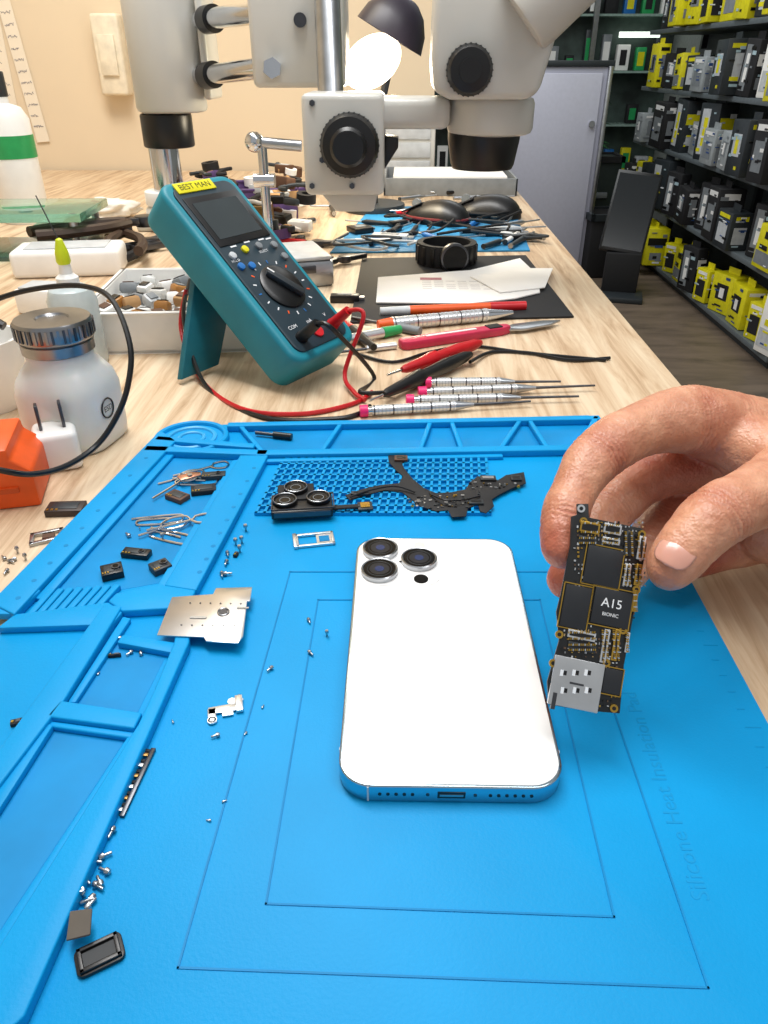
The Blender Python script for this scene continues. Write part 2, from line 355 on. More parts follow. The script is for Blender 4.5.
for p in ((586,521),(645,534),(610,706),(551,662),(558,634),(637,590),(584,508),(622,630),(604,662)):
    b=B(); c=bl(*p); b.cyl((c[0],c[1],.0003),(c[0],c[1],.0007),.0014,GOLD if p[1]%4 else BSTEEL,seg=16); b.cyl((c[0],c[1],.0007),(c[0],c[1],.00075),.0007,BLACK,seg=12)
    b.obj('screw_land',lb)
# ---------------- hand ----------------
def skinmat():
    m=bpy.data.materials.new('skin'); m.use_nodes=True; nt=m.node_tree; b=nt.nodes['Principled BSDF']
    at=nt.nodes.new('ShaderNodeAttribute'); at.attribute_name='tint'
    n=nt.nodes.new('ShaderNodeTexNoise'); n.inputs['Scale'].default_value=110; n.inputs['Detail'].default_value=7
    tc=nt.nodes.new('ShaderNodeTexCoord'); nt.links.new(tc.outputs['Object'],n.inputs['Vector'])
    r=nt.nodes.new('ShaderNodeValToRGB'); e=r.color_ramp.elements; e[0].position=.3; e[0].color=lin('c08264')+[1]; e[1].position=.72; e[1].color=lin('dca585')+[1]
    nt.links.new(n.outputs['Fac'],r.inputs['Fac'])
    mx=nt.nodes.new('ShaderNodeMix'); mx.data_type='RGBA'; mx.inputs[7].default_value=lin('a84a38')+[1]
    nt.links.new(at.outputs['Fac'],mx.inputs[0]); nt.links.new(r.outputs['Color'],mx.inputs[6]); nt.links.new(mx.outputs[2],b.inputs['Base Color'])
    b.inputs['Roughness'].default_value=.40; b.inputs['Subsurface Weight'].default_value=.10; b.inputs['Subsurface Radius'].default_value=(1,.35,.2); b.inputs['Subsurface Scale'].default_value=.0015
    v=nt.nodes.new('ShaderNodeTexVoronoi'); v.inputs['Scale'].default_value=900; nt.links.new(tc.outputs['Object'],v.inputs['Vector'])
    bp=nt.nodes.new('ShaderNodeBump'); bp.inputs['Strength'].default_value=.3; bp.inputs['Distance'].default_value=.0005; nt.links.new(v.outputs['Distance'],bp.inputs['Height'])
    n3=nt.nodes.new('ShaderNodeTexNoise'); n3.inputs['Scale'].default_value=240; n3.inputs['Distortion'].default_value=1.2; nt.links.new(tc.outputs['Object'],n3.inputs['Vector'])
    bp2=nt.nodes.new('ShaderNodeBump'); bp2.inputs['Strength'].default_value=.36; bp2.inputs['Distance'].default_value=.001; nt.links.new(n3.outputs['Fac'],bp2.inputs['Height']); nt.links.new(bp.outputs['Normal'],bp2.inputs['Normal'])
    nt.links.new(bp2.outputs['Normal'],b.inputs['Normal'])
    return m
SKIN=skinmat()
chains={
'index':[(760,442,.322,43),(722,428,.315,38),(686,420,.307,35),(640,430,.297,28),(597,456,.287,28),(575,490,.279,23.5),(564,521,.272,24.5),(562,549,.2665,20)],
'middle':[(770,464,.343,40),(735,460,.339,35),(690,462,.336,31),(644,480,.329,25.5),(608,511,.318,26.5),(587,546,.305,22),(567,579,.291,20.5)],
'ring':[(775,490,.352,38),(735,495,.352,32),(692,505,.349,28),(660,528,.341,24.5),(636,560,.325,22),(614,588,.309,19)],
'pinky':[(790,525,.352,34),(750,538,.352,28),(718,548,.348,24),(694,557,.341,21),(678,566,.330,18)],
'thumb':[(840,470,.298,54),(805,478,.286,47),(772,490,.272,36),(743,502,.263,32),(716,517,.257,33),(692,540,.253,29),(675,560,.2512,26.5),(669,569,.250,22)],
'web':[(726,436,.311,30),(762,456,.302,37),(795,472,.292,44)],
'palm':[(745,480,.348,36),(785,465,.338,44),(830,480,.326,54),(880,500,.32,60),(940,515,.322,62)],
'heel':[(775,528,.336,38),(820,525,.328,44),(880,515,.322,50)],
'arm':[(880,500,.32,62),(980,520,.325,64),(1100,550,.335,74),(1260,590,.35,88),(1420,640,.365,98)],
}
b=B(); 
for nme,ch in chains.items():
    P=[W(c[0],c[1],c[2]) for c in ch]; Rd=[c[3]*c[2]/740 for c in ch]
    sp=smooth(P,6); sr=[v.x for v in smooth([Vector((r,0,0)) for r in Rd],6)]
    for p,r in zip(sp,sr): b.sph(p,r,SKIN)
hb=b.obj('person_tmp')
md=hb.modifiers.new('r','REMESH'); md.mode='VOXEL'; md.voxel_size=.0008
md=hb.modifiers.new('s','SMOOTH'); md.factor=.5; md.iterations=10
dg=bpy.context.evaluated_depsgraph_get(); me=bpy.data.meshes.new_from_object(hb.evaluated_get(dg)); bpy.data.objects.remove(hb)
me.name='person'
def wp(ch,i): c=chains[ch][i]; return W(c[0],c[1],c[2]),c[3]*c[2]/740
cre=[]
for ch,i,dep in (('index',4,.0010),('index',6,.0008),('middle',4,.0008),('middle',5,.0008),('thumb',4,.0011),('ring',3,.0006),('index',2,.0007),('thumb',2,.0009),('index',1,.0005)):
    p,r=wp(ch,i); ax=(wp(ch,min(i+1,len(chains[ch])-1))[0]-wp(ch,i-1)[0]).normalized(); cre.append((p,r,ax,dep))
reds=[(wp('index',4)[0],.010,.4),(wp('index',7)[0],.010,.75),(wp('middle',6)[0],.011,.85),(wp('index',2)[0],.012,.25),(wp('thumb',4)[0],.010,.35),(wp('thumb',7)[0],.008,.4),(wp('middle',3)[0],.016,.6),(wp('ring',2)[0],.02,.85),(wp('pinky',3)[0],.016,.85),(W(690,462,.325),.018,.6)]
tint=me.color_attributes.new('tint','FLOAT_COLOR','POINT')
nor=[v.normal.copy() for v in me.vertices]
for i,v in enumerate(me.vertices):
    dsp=0; cr=0
    for p,r,ax,dep in cre:
        q=v.co-p
        if q.length<r*1.5:
            s_=q.dot(ax)+.0010*noise.noise(v.co*250); fd=max(0,1-(q.length/(r*1.5))**4)
            for of,w_ in ((-.0048,.4),(-.0030,.7),(-.0010,.8),(.0008,1),(.0030,.7),(.0048,.4)):
                e_=fd*w_*math.exp(-((s_-of)/.00055)**2); dsp-=dep*e_; cr=max(cr,e_*.45)
    dsp+=.0006*noise.noise(v.co*90)+.00018*noise.noise(v.co*320)
    ridge=abs(noise.noise(v.co*140+Vector((3,1,7)))); 
    if ridge<.05: dsp-=.00016*(1-ridge/.05); cr=max(cr,.12*(1-ridge/.05))
    t=0
    for p,r,s_ in reds: t=max(t,s_*math.exp(-((v.co-p).length/(r*1.15))**2*.9))
    t=min(1,max(0,t*1.25+cr+.2*noise.noise(v.co*55)))
    v.co=v.co+nor[i]*dsp; tint.data[i].color=(t,t,t,1)
me.materials.clear(); me.materials.append(SKIN); me.polygons.foreach_set('use_smooth',[True]*len(me.polygons))
hand=bpy.data.objects.new('person',me); COL.objects.link(hand)
meta(hand,'bare hand pinching a circuit board between thumb and fingers','person')
def nail(ch,i0,i1,f,L,Rr,front,phi):
    p0,_=wp(ch,i0); p1,_=wp(ch,i1); al=(p1-p0).normalized(); c=p0.lerp(p1,f)
    fr=(front-al*front.dot(al)).normalized(); ac=al.cross(fr)
    t=bmesh.new(); n1,n2=14,14; g=[]
    for j in range(n2+1):
        v=-1+2*j/n2; row=[]
        for i in range(n1+1):
            u=-1+2*i/n1; wv=(max(0,1-abs(v)**3.2))**(1/2.2) if v>0 else (max(0,1-abs(v)**4))**(1/3.0)
            th=u*phi*max(wv,.02); row.append(t.verts.new(c+al*(v*L)+(ac*sin(th)+fr*cos(th))*(Rr-.0011*v*v)))
        g.append(row)
    for j in range(n2):
        for i in range(n1): t.faces.new((g[j][i],g[j][i+1],g[j+1][i+1],g[j+1][i]))
    bb=B(); bb.add(t,mat('nail','d49a88',.28,var=.03,scale=80,coat=.25,sss=.1)); o=bb.obj('fingernail',hand,ang=180); 
    m2=o.modifiers.new('s','SOLIDIFY'); m2.thickness=.0006; m2.offset=0
    return o
tocam=(C-wp('thumb',6)[0]).normalized()
nail('thumb',5,7,.74,.0064,.0090,tocam-R@Vector((.34,.05,0)),.76)
# ---------------- loose phone parts ----------------
def flat(name,pts,z,h,m,label,cat,bev=.0002,extra=None,group=None):
    P=[U(p[0],p[1],z+h) for p in pts]; c=sum(P,Vector())/len(P); c.z=z
    b=B(); b.prism([(p.x-c.x,p.y-c.y) for p in P],0,h,m,bev=bev)
    if extra: extra(b,c)
    return meta(b.obj(name,M=Matrix.Translation(c)),label,cat,group)
z0=MZ+.0001; zt=MZ+.0002
M_,L_=frame2((274,516),(342,512),.0051)
cmn=thing('camera_module','black triple camera module with round lenses removed from the phone','camera module',M_@Matrix.Translation((L_/2,.008,0)))
b=B(); b.box((-.003,-.003,.0025),(L_*.9,.019,.005),BLACK,bev=.0008); b.box((-.006,.007,.003),(.020,.017,.006),BLACKM,bev=.0008); b.box((-.003,-.0126,.003),(L_*.82,.0008,.003),DSTEEL); b.wall([(-.019,-.011),(.014,-.011),(.014,.004),(-.019,.004)],.0006,.005,.0056,DSTEEL,closed=True); b.obj('housing',cmn)
for x,y,z in ((-.012,-.003,.005),(.006,-.002,.005),(-.006,.0085,.006)):
    b=B(); b.lathe([(0,z),(.0066,z),(.0066,z+.0022),(.0060,z+.0024),(.0052,z+.0014),(0,z+.0013)],BLACK,Matrix.Translation((x,y,0)),28); b.cyl((x,y,z+.0013),(x,y,z+.0016),.0042,LENS,seg=20); b.ring((x,y,z+.0024),.0061,.00025,STEEL); b.ring((x,y,z+.0016),.0028,.0002,GREY); b.obj('lens',cmn)
b=B(); b.tube([(.014,-.006,.001),(.022,-.0075,.0022),(.028,-.006,.001)],.0008,BLACKM); b.box((.022,-.004,.0009),(.018,.003,.0006),BLACKM); b.box((.031,-.005,.001),(.008,.008,.0012),DGREY,bev=.0002); b.box((.031,-.005,.0018),(.005,.005,.0006),GOLD); b.obj('flex_cable',cmn)
def ex1(b,c):
    for k in range(90):
        px=rr.uniform(405,520); py=(499 if px<470 else 485)+rr.uniform(-5,9)*(1 if px<488 else .35)
        p=U(px,py,.0059)-c; b.box((p.x,p.y,.0008),(rr.uniform(.0005,.002),rr.uniform(.0005,.0016),.0006),rr.choice([GOLD,DGREY,STEEL,BLACK,BSTEEL]))
    for px,py,w,hh in ((488,479,.009,.005),(476,503,.008,.004),(401,459,.008,.006),(516,479,.006,.005),(360,494,.010,.003)):
        p=U(px,py,.0059)-c; b.box((p.x,p.y,.0012),(w,hh,.0014),DGREY if px!=401 else BROWN,bev=.0002); b.box((p.x,p.y,.0020),(w*.7,hh*.5,.0003),BSTEEL if px==488 else BLACK)
    b.tube([U(350,497,.0068)-c,U(370,490,.008)-c,U(395,486,.008)-c,U(415,492,.007)-c],.0006,BLACKM)
    b.tube([U(430,494,.0064)-c,U(445,500,.009)-c,U(462,500,.008)-c,U(480,496,.0064)-c],.0005,BLACK)
flat('charging_port_flex',[(345,495),(362,489),(380,485),(399,483),(403,476),(396,470),(389,462),(388,456),(393,453),(405,453),(408,459),(402,463),(404,468),(412,478),(424,488),(436,493),(452,492),(466,489),(470,482),(478,476),(498,480),(506,475),(524,472),(526,483),(512,488),(500,494),(492,499),(494,506),(486,513),(480,511),(478,504),(468,508),(466,516),(452,517),(448,510),(436,511),(420,506),(410,498),(402,492),(385,490),(365,495),(350,500)],.0051,.0005,BLACKM,'black irregular flex cable assembly with gold contacts','flex cable',bev=.0001,extra=ex1)
M_,L_=frame2((298,548),(337,544),z0)
b=B(); b.wall([(0,0),(L_*.92,0),(L_*.92,.010),(0,.010)],.0015,0,.0015,BSTEEL,closed=True,bev=.0003); b.box((L_*.70,.005,.0005),(L_*.4,.009,.0007),BSTEEL); b.box((L_*.70,.005,.0009),(L_*.26,.005,.0003),BLUEL); b.box((-.001,.005,.0009),(.002,.0125,.0018),BSTEEL,bev=.0003)
meta(b.obj('sim_tray',M=M_),'silver sim card tray lying on the mat','sim tray')
def exs(b,c):
    b.cyl((.002,.001,.0007),(.002,.001,.0010),.0018,DSTEEL); b.ring((.002,.001,.001),.0024,.0003,STEEL)
    for k in range(12):
        p=(-.014+.0045*(k%6),-.008 if k<6 else .007); b.cyl((p[0],p[1],.0006),(p[0],p[1],.00085),.0004,DSTEEL,seg=8)
    b.box((-.008,-.003,.0008),(.007,.0012,.0003),STEEL); b.box((.010,.004,.0008),(.005,.0012,.0003),STEEL)
flat('metal_shield',[(172,597),(213,594),(216,588),(252,587),(250,601),(247,601),(243,636),(238,643),(206,641),(204,637),(157,635)],RZ+.0002,.0006,SHIELD,'flat silver metal shield plate resting on the tray rim','metal shield',bev=.0001,extra=exs)
b=B(); M_=TR(U(225,712,z0),radians(15))
b.box((0,.001,.0007),(.012,.0035,.0006),BSTEEL,bev=.0001); b.box((-.0048,-.001,.0007),(.003,.006,.0006),BSTEEL,bev=.0001); b.box((.0055,.002,.0011),(.0028,.008,.0014),BSTEEL,bev=.0002); b.cyl((-.0048,-.0038,.0004),(-.0048,-.0038,.0011),.0018,BSTEEL); b.cyl((.003,.004,.0004),(.003,.004,.0011),.0017,BSTEEL); b.ring((-.0048,-.0038,.0011),.0012,.0003,DSTEEL)
b.box((0,.001,.0002),(.002,.002,.0005),BSTEEL); b.box((.001,-.0018,.0007),(.004,.002,.0005),BSTEEL)
meta(b.obj('metal_bracket',M=M_),'small bright steel bracket with screw eyelets','metal bracket')
M_,L_=frame2((122,818),(154,750),z0)
GB=mat('gold_brown_clip','8c6c3c',.35,.8)
b=B(); b.box((L_/2,0,.0006),(L_,.0016,.0012),DSTEEL,bev=.0001)
for k in range(6):
    x=L_*(.08+.16*k)
    b.box((x,.0038,.0012),(L_*.05,.0065,.0008),GB if k%2 else BSTEEL,bev=.0002); b.cyl((x+.001,.0078,.0004),(x+.001,.0078,.0016),.0015,BSTEEL if k%2 else GB,seg=12); b.cyl((x+.001,.0078,.0016),(x+.001,.0078,.0017),.0007,BLACK,seg=10)
    b.box((x+L_*.075,.0025,.0008),(L_*.04,.004,.0008),BLACKM,bev=.0001); b.box((x+L_*.04,.0055,.0008),(L_*.05,.0010,.0005),GB)
meta(b.obj('contact_strip',M=M_),'thin dark strip with a comb of gold-brown metal clips','metal strip')
M_,L_=frame2((76,968),(124,945),z0)
b=B(); b.prism(rrect(L_,.0085,.002,4),0,.0014,BLACK,bev=.0003); b.wall([(-L_/2+.0015,-.003),(L_/2-.0015,-.003),(L_/2-.0015,.003),(-L_/2+.0015,.003)],.0012,.001,.0024,BLACK,closed=True,bev=.0002); b.box((0,0,.0015),(L_*.75,.004,.0004),mat('mesh_grey','2c3034',.6))
meta(b.obj('speaker_grille',M=M_@Matrix.Translation((L_/2,0,0))),'black rectangular speaker grille piece','speaker grille')
flat('foam_pad',[(70,911),(92,908),(90,934),(66,940)],RZ+.0001,.0008,mat('grey_foam','5d5750',.9),'small grey square foam pad','foam pad')
def module(name,px,py,w,h,t,rz,label,base=z0,m=BLACK,lens=True,cat='phone part'):
    b=B(); b.box((0,0,t/2),(w,h,t),m,bev=.0004); b.box((0,0,t),(w*.7,h*.6,.0006),DGREY,bev=.0001)
    if lens: b.cyl((w*.2,0,t),(w*.2,0,t+.001),h*.24,DSTEEL,seg=16); b.cyl((w*.2,0,t+.001),(w*.2,0,t+.0011),h*.16,LENS,seg=14)
    for k in range(3): b.box((-w*.42+k*w*.12,-h*.35,t+.0002),(w*.06,h*.14,.0004),GOLD)
    return meta(b.obj(name,M=TR(U(px,py,base),radians(rz))),label,cat)
module('earpiece_speaker',67,512,.020,.011,.004,5,'dark brown speaker module with a fine grille on the table',0,mat('dark_brown_part','3a2c26',.5),False)
module('front_camera',113,575,.010,.009,.004,25,'small black camera module in the mat tray')
module('front_camera',137,556,.014,.006,.003,-8,'flat black sensor with grey lenses in the tray')
module('front_camera',161,570,.009,.008,.0035,40,'small square black sensor with gold pads in the tray',m=DGREY)
module('front_camera',214,478,.014,.006,.003,10,'black sensor strip beside the ejector pins',m=DGREY)
module('earpiece_speaker',178,499,.012,.008,.003,-30,'small brown component among the wire clips',m=BROWN,lens=False)
module('earpiece_speaker',204,492,.014,.008,.003,15,'small black part among the wire clips',m=BLACKM,lens=False)
b=B(); b.wall([(0,0),(.014,.002),(.014,.010),(0,.009)],.0022,0,.002,STEEL,closed=True,bev=.0003); b.box((.008,.005,.001),(.006,.004,.0016),BROWN)
meta(b.obj('metal_clip',M=TR(U(32,546,0),radians(20))),'small square steel frame lying on the wood','metal frame')
b=B(); b.prism([(-.006,-.003),(.006,-.002),(.007,.002),(.002,.004),(-.007,.003)],0,.001,mat('pinkish_brass','d8a088',.3,1),bev=.0002); b.cyl((0,0,.001),(0,0,.0018),.0015,STEEL,seg=12)
meta(b.obj('metal_shim',M=TR(U(190,477,z0+.004),.5)),'small pinkish brass shim among the wire clips','metal shim')
def clip(px,py,rz,kind,z=z0,g='sim ejector pins in the tray'):
    b=B(); r=.0006
    if kind==0: pts=[(-.015,0,0),(-.004,0,0),(0,.004,0),(.006,.0055,0),(.012,.003,0),(.013,0,0),(.012,-.003,0),(.006,-.0055,0),(0,-.004,0),(-.004,0,0)]
    elif kind==1: pts=[(-.014,.003,0),(.010,.004,0),(.013,0,0),(.010,-.004,0),(-.008,-.004,0),(-.011,-.001,0),(-.008,.0012,0),(.006,.001,0)]
    else: pts=[(-.018,0,0),(.004,.001,0),(.008,.004,0),(.014,.004,0),(.016,0,0),(.013,-.004,0),(.008,-.003,0),(.005,.001,0)]
    b.tube([Vector(p)+Vector((0,0,r)) for p in pts],r,CHROME,seg=6,n=5)
    return meta(b.obj('ejector_pin',M=TR(U(px,py,z),radians(rz))),'bent steel wire ejector pin in the blue tray','ejector pin',g)
for q in ((183,478,35,0,0),(176,486,60,2,.0012),(158,521,10,1,0),(166,527,40,0,.0012),(182,524,25,2,.0024),(170,537,-20,1,.0),(195,482,0,1,0),(203,470,30,2,0)):
    clip(q[0],q[1],q[2],q[3],z0+q[4])
def screwmesh(r=.0008,l=.003):
    b=B(); b.lathe([(0,0),(r*.4,0),(r*.5,.0002),(r*.5,l*.6),(r,l*.62),(r*1.05,l*.8),(r*.8,l),(r*.3,l),(0,l*.9)],STEEL,seg=12)
    return b.obj('screw')
s0=screwmesh(); s0.data.name='screw'
spos=[(267,671),(211,737),(313,655),(239,640),(30,1012),(114,640),(140,650),(108,838),(99,868),(90,884),(84,897),(97,876),(126,655),(310,623),(327,636),(150,470),(243,700),(80,903),(86,907),(103,889),(112,852),(228,556),(236,545),(225,565),(232,573),(240,552),(222,577),(246,531),(228,530),(242,543),(102,862),(96,898),(163,540),(126,533)]
small=[(264,705),(227,800),(172,720),(30,735),(84,690),(100,672),(206,820),(140,530),(120,500),(236,620),(244,735)]
tpos=[(8,560),(18,553),(4,574),(22,572),(14,562),(2,556),(26,560)]
allp=[(p,z0,1.3 if (p[1]>830 and p[0]<130) else (1.05 if p[1]>600 else 1.35)) for p in spos]+[(p,z0,.55) for p in small]+[(p,0,1.3) for p in tpos]
for i,(p,zz,sc) in enumerate(allp):
    o=s0 if i==0 else s0.copy()
    if i: COL.objects.link(o)
    if random.random()<.75:
        Mx=TR(U(p[0],p[1],zz+.0009*sc),random.uniform(0,6.28))@Matrix.Rotation(radians(90),4,'Y')
    else: Mx=TR(U(p[0],p[1],zz),0)
    o.matrix_world=Mx@Matrix.Scale(sc,4); meta(o,'tiny steel phone screw lying loose','screw','loose phone screws')
for q in ((17,724,.004,.0026,20),(222,540,.004,.003,10),(233,522,.004,.0015,60),(115,657,.005,.0012,8),(205,548,.003,.002,30),(236,556,.003,.002,80)):
    b=B(); b.box((0,0,.0008),(q[2],q[3],.0016),BLACKM,bev=.0002); b.box((q[2]*.2,0,.0017),(q[2]*.4,q[3]*.6,.0006),DSTEEL); b.cyl((-q[2]*.3,0,.0016),(-q[2]*.3,0,.0020),q[3]*.2,GOLD,seg=10)
    meta(b.obj('small_connector',M=TR(U(q[0],q[1],z0),radians(q[4]))),'tiny black connector fragment on the mat','connector','loose connector fragments')
# ---------------- rods / tools ----------------
def rod(name,p,q,segs,label,cat,group=None,z=0):
    M_,L=frame2(p,q,z); rmax=max(max(s_[2],s_[3]) for s_ in segs)*1.06
    t=thing(name,label,cat,M_@Matrix.Translation((0,0,rmax)),group)
    for pn,f,r0,r1,m in segs:
        b=B(); b.cyl((f[0]*L,0,0),(f[1]*L,0,0),r0,m,r1=r1,seg=20)
        if pn=='handle':
            n=22
            for k in range(n): 
                x=(f[0]+(f[1]-f[0])*(k+.5)/n)*L; b.cyl((x-.0005,0,0),(x+.0005,0,0),r0*1.05,LGREY if k%5 else DSTEEL,seg=20)
        b.obj(pn,t)
    return t
def psd(p,q,g='precision screwdrivers with pink caps',z=0):
    return rod('precision_screwdriver',p,q,[('cap',(0,.045),.0042,.0042,PINK),('collar',(.045,.07),.0028,.0028,CHROME),('handle',(.07,.55),.0035,.0035,BSTEEL),('neck',(.55,.66),.0035,.0014,STEEL),('shaft',(.66,1),.0011,.0008,DSTEEL)],'slim steel precision screwdriver with a pink swivel cap','screwdriver',g,z)
psd((360,417),(530,407)); psd((406,406),(578,402)); psd((418,398),(594,391)); psd((425,388),(560,387))
rod('steel_rod_tool',(378,332),(512,319),[('handle',(.1,.8),.006,.006,BSTEEL),('cap',(0,.1),.0045,.006,ORANGE),('tip',(.8,1),.006,.002,CHROME)],'knurled silver screwdriver with orange end','screwdriver')
rod('marker_pen',(380,317),(525,311),[('barrel',(.2,.75),.0045,.0045,ORANGE),('cap',(.75,1),.005,.0045,RED),('end',(0,.2),.004,.0045,LGREY)],'orange and red marker pen','pen')
rod('marker_pen',(340,347),(400,335),[('barrel',(0,.7),.0045,.0045,BSTEEL),('cap',(.7,1),.005,.004,GREEN)],'thin silver pen with green cap','pen')
rod('steel_rod_tool',(352,322),(420,336),[('shaft',(0,.6),.0015,.0015,DSTEEL),('grip',(.6,1),.004,.004,GREY)],'thin dark steel pick with grey grip','pick')
rod('steel_rod_tool',(336,356),(396,349),[('shaft',(0,.5),.0012,.0012,DSTEEL),('grip',(.5,1),.003,.003,BSTEEL)],'short steel pick beside the pry knife','pick')
M_,L=frame2((400,349),(560,325))
t=thing('pry_knife','pink handled pry knife with wide pointed steel blade','knife',M_)
b=B(); b.prism([(0,-.005),(.005,-.0075),(L*.6,-.0065),(L*.66,-.0035),(L*.66,.0035),(L*.6,.0065),(.005,.0075),(0,.005)],.0,.008,mat('pink_red_grip','c62c50',.4),bev=.002); b.box((L*.3,0,.0082),(L*.3,.003,.0008),WHITE); b.box((L*.56,0,.0082),(L*.08,.010,.0012),BLACKM,bev=.0003); b.obj('handle',t)
B().prism([(L*.64,-.004),(L*.72,-.009),(L*.9,-.007),(L*1.0,0),(L*.9,.006),(L*.72,.008),(L*.64,.004)],.003,.005,STEEL,bev=.0005).obj('blade',t)
rod('bit_driver',(256,436),(292,440),[('shaft',(0,.5),.0012,.0012,DSTEEL),('grip',(.5,1),.0022,.0022,BLACK)],'tiny black driver bit in the top tray','driver bit',z=MZ+.0001)
RCAB=mat('red_cable','c0121c',.35); BCAB=mat('black_cable','101012',.35)
def lead(name,cabm,cable,p,q,tail,label,zz=.0075):
    t=thing(name,label,'test lead')
    B().tube(cable,.0017,cabm,n=8).obj('cable',t)
    M_,L=frame2(p,q); Mi=M_@Matrix.Translation((0,0,zz))
    b=B(); b.lathe([(.0022,0),(.0035,.004),(.005,L*.25),(.0065,L*.35),(.0065,L*.4),(.005,L*.43),(.0058,L*.7),(.0045,L*.92),(.0025,L)],cabm,Mi@Matrix.Rotation(radians(90),4,'Y'),20)
    b.obj('probe_handle',t)
    b=B(); b.cyl((-.016,0,0),(0,0,0),.001,CHROME,M=Mi,seg=10); b.obj('probe_tip',t)
    if tail: B().tube(tail,.0015,BCAB,n=8).obj('tail_cable',t)
def g(px,py,z=.0018): return U(px,py,z)
C0=U(277,393); w_=Vector((.53,.85,0)).normalized(); a0=Vector((-.098,.059,.103)); a0=(a0-w_*a0.dot(w_)).normalized(); n_=w_.cross(a0)
MM=Matrix(((*w_,0),(*a0,0),(*n_,0),(0,0,0,1))).transposed(); MM.translation=C0+Vector((0,0,.001))
lead('test_lead',RCAB,[V(186,290,.60),V(181,330,.58),g(200,378),g(240,408),g(300,414),g(352,404),g(372,392)],(402,379),(480,351),None,'red multimeter test lead with probe on the bench')
lead('test_lead',BCAB,[V(190,280,.62),V(184,320,.57),g(206,386),g(262,417),g(330,419),g(358,414),g(370,406)],(384,404),(470,363),[g(470,362,.005),g(492,352),g(530,353),g(570,360),g(610,358)],'black multimeter test lead with probe on the bench')
mm=thing('multimeter','teal digital multimeter leaning on its stand with dial and dark screen','multimeter',MM)
mw,ml,mt=.076,.166,.034
FACE=mat('meter_face','22343e',.4,var=.05)
B().prism(rrect(mw,ml,.012,6,mw/2,ml/2),0,mt,TEAL,bev=.004,seg=3).obj('rubber_body',mm)
B().prism(rrect(mw-.014,ml-.014,.008,5,mw/2,ml/2),mt-.001,mt+.0015,FACE,bev=.0008).obj('face_plate',mm)
b=B(); b.box((mw/2,ml*.76,mt+.0018),(mw*.72,ml*.27,.001),BLACK,bev=.0004); b.box((mw/2,ml*.76,mt+.0024),(mw*.6,ml*.20,.0004),mat('lcd_grey','2c3436',.15,coat=.5)); b.obj('display',mm)
b=B(); b.box((mw*.40,ml*.948,mt+.0018),(mw*.5,.009,.0012),YELLOW,bev=.0003); b.text('BEST MAN',.0068,BLACK,Matrix.Translation((mw*.40,ml*.948,mt+.00245))); b.obj('name_plate',mm)
for i,(x,y,m) in enumerate(((.2,.57,LGREY),(.4,.585,YELLOW),(.6,.585,GREY),(.8,.57,GREY),(.2,.51,BLUEB),(.33,.5,BLUEB),(.82,.50,GREY))):
    B().cyl((mw*x,ml*y,mt+.001),(mw*x,ml*y,mt+.0035),.0030,m,seg=16,bev=.0005).obj('button',mm)
b=B()
for x,y in ((.3,.615),(.5,.62),(.7,.615),(.8,.61)): b.box((mw*x,ml*y,mt+.0016),(.006,.0012,.0003),INK)
b.text('HOLD',.003,INK,Matrix.Translation((mw*.2,ml*.545,mt+.0016))); b.text('SELECT',.003,INK,Matrix.Translation((mw*.62,ml*.555,mt+.0016))); b.obj('button_marking',mm)
b=B(); b.lathe([(0,mt),(.019,mt),(.019,mt+.003),(.016,mt+.005),(0,mt+.005)],BLACK,Matrix.Translation((mw/2,ml*.36,0)),36)
b.box((mw/2,ml*.36,mt+.007),(.006,.032,.005),DGREY,rz=.6,bev=.0015); b.box((mw/2-.008,ml*.36+.0115,mt+.0097),(.0012,.006,.0003),WHITE,rz=.6); b.obj('rotary_dial',mm)
b=B()
for k in range(18):
    t_=2*pi*k/18; x=mw/2+.0245*cos(t_); y=ml*.36+.0235*sin(t_); b.box((x,y,mt+.0016),(.0028,.0010,.0003),(INK,INK,ORANGE,INK,BLUEB)[k%5],rz=t_)
for x,s_ in ((.25,'COM'),(.5,'mA'),(.75,'V')): b.text(s_,.0042,INK,Matrix.Translation((mw*x,ml*.165,mt+.0016)))
b.obj('dial_marking',mm)
for x,m in ((.25,BLACK),(.5,RED),(.75,RED)):
    b=B(); b.lathe([(.0022,mt),(.005,mt),(.005,mt+.003),(.0022,mt+.003)],m,Matrix.Translation((mw*x,ml*.105,0)),20); b.obj('jack_socket',mm)
MI=MM.inverted()
hg=MM@Vector((mw/2,ml*.70,-.0005)); ft=U(199,377)+Vector((0,0,.004)); dd=ft-hg; yv=dd.normalized(); zv=w_.cross(yv).normalized()
SM=Matrix(((*w_,0),(*yv,0),(*zv,0),(0,0,0,1))).transposed(); SM.translation=hg
b=B(); b.prism([(-.024,0),(.024,0),(.02,dd.length),(-.02,dd.length)],-.003,.003,TEALD,M=MI@SM,bev=.001); b.box((0,dd.length*.5,.0035),(.026,dd.length*.5,.001),TEAL,M=MI@SM,bev=.0004); b.obj('stand',mm,label='teal fold-out stand')
for x,m,cab in ((.25,BCAB,[g(374,376),g(360,392,.004),g(392,392,.004)]),(.75,RCAB,[g(345,372,.01),g(354,392,.004),g(365,400,.003)])):
    p0=MM@Vector((mw*x,ml*.105,mt+.003)); p1=MM@Vector((mw*x,ml*.09,mt+.022)); p2=MM@Vector((mw*x,ml*.02,mt+.030))
    b=B(); b.cyl(p0,p1,.0045,m,r1=.0035,seg=16,M=MI)
    b.tube([p1,p2]+cab,.0017,m,n=8,M=MI); b.obj('plug_lead',mm,label='plug with '+('black' if m is BCAB else 'red')+' cable')
rod('clip_probe',(334,322),(374,354),[('sleeve',(0,.5),.004,.005,RED),('shaft',(.5,1),.0055,.003,BLACK)],'red and black insulated clip probe','test probe')
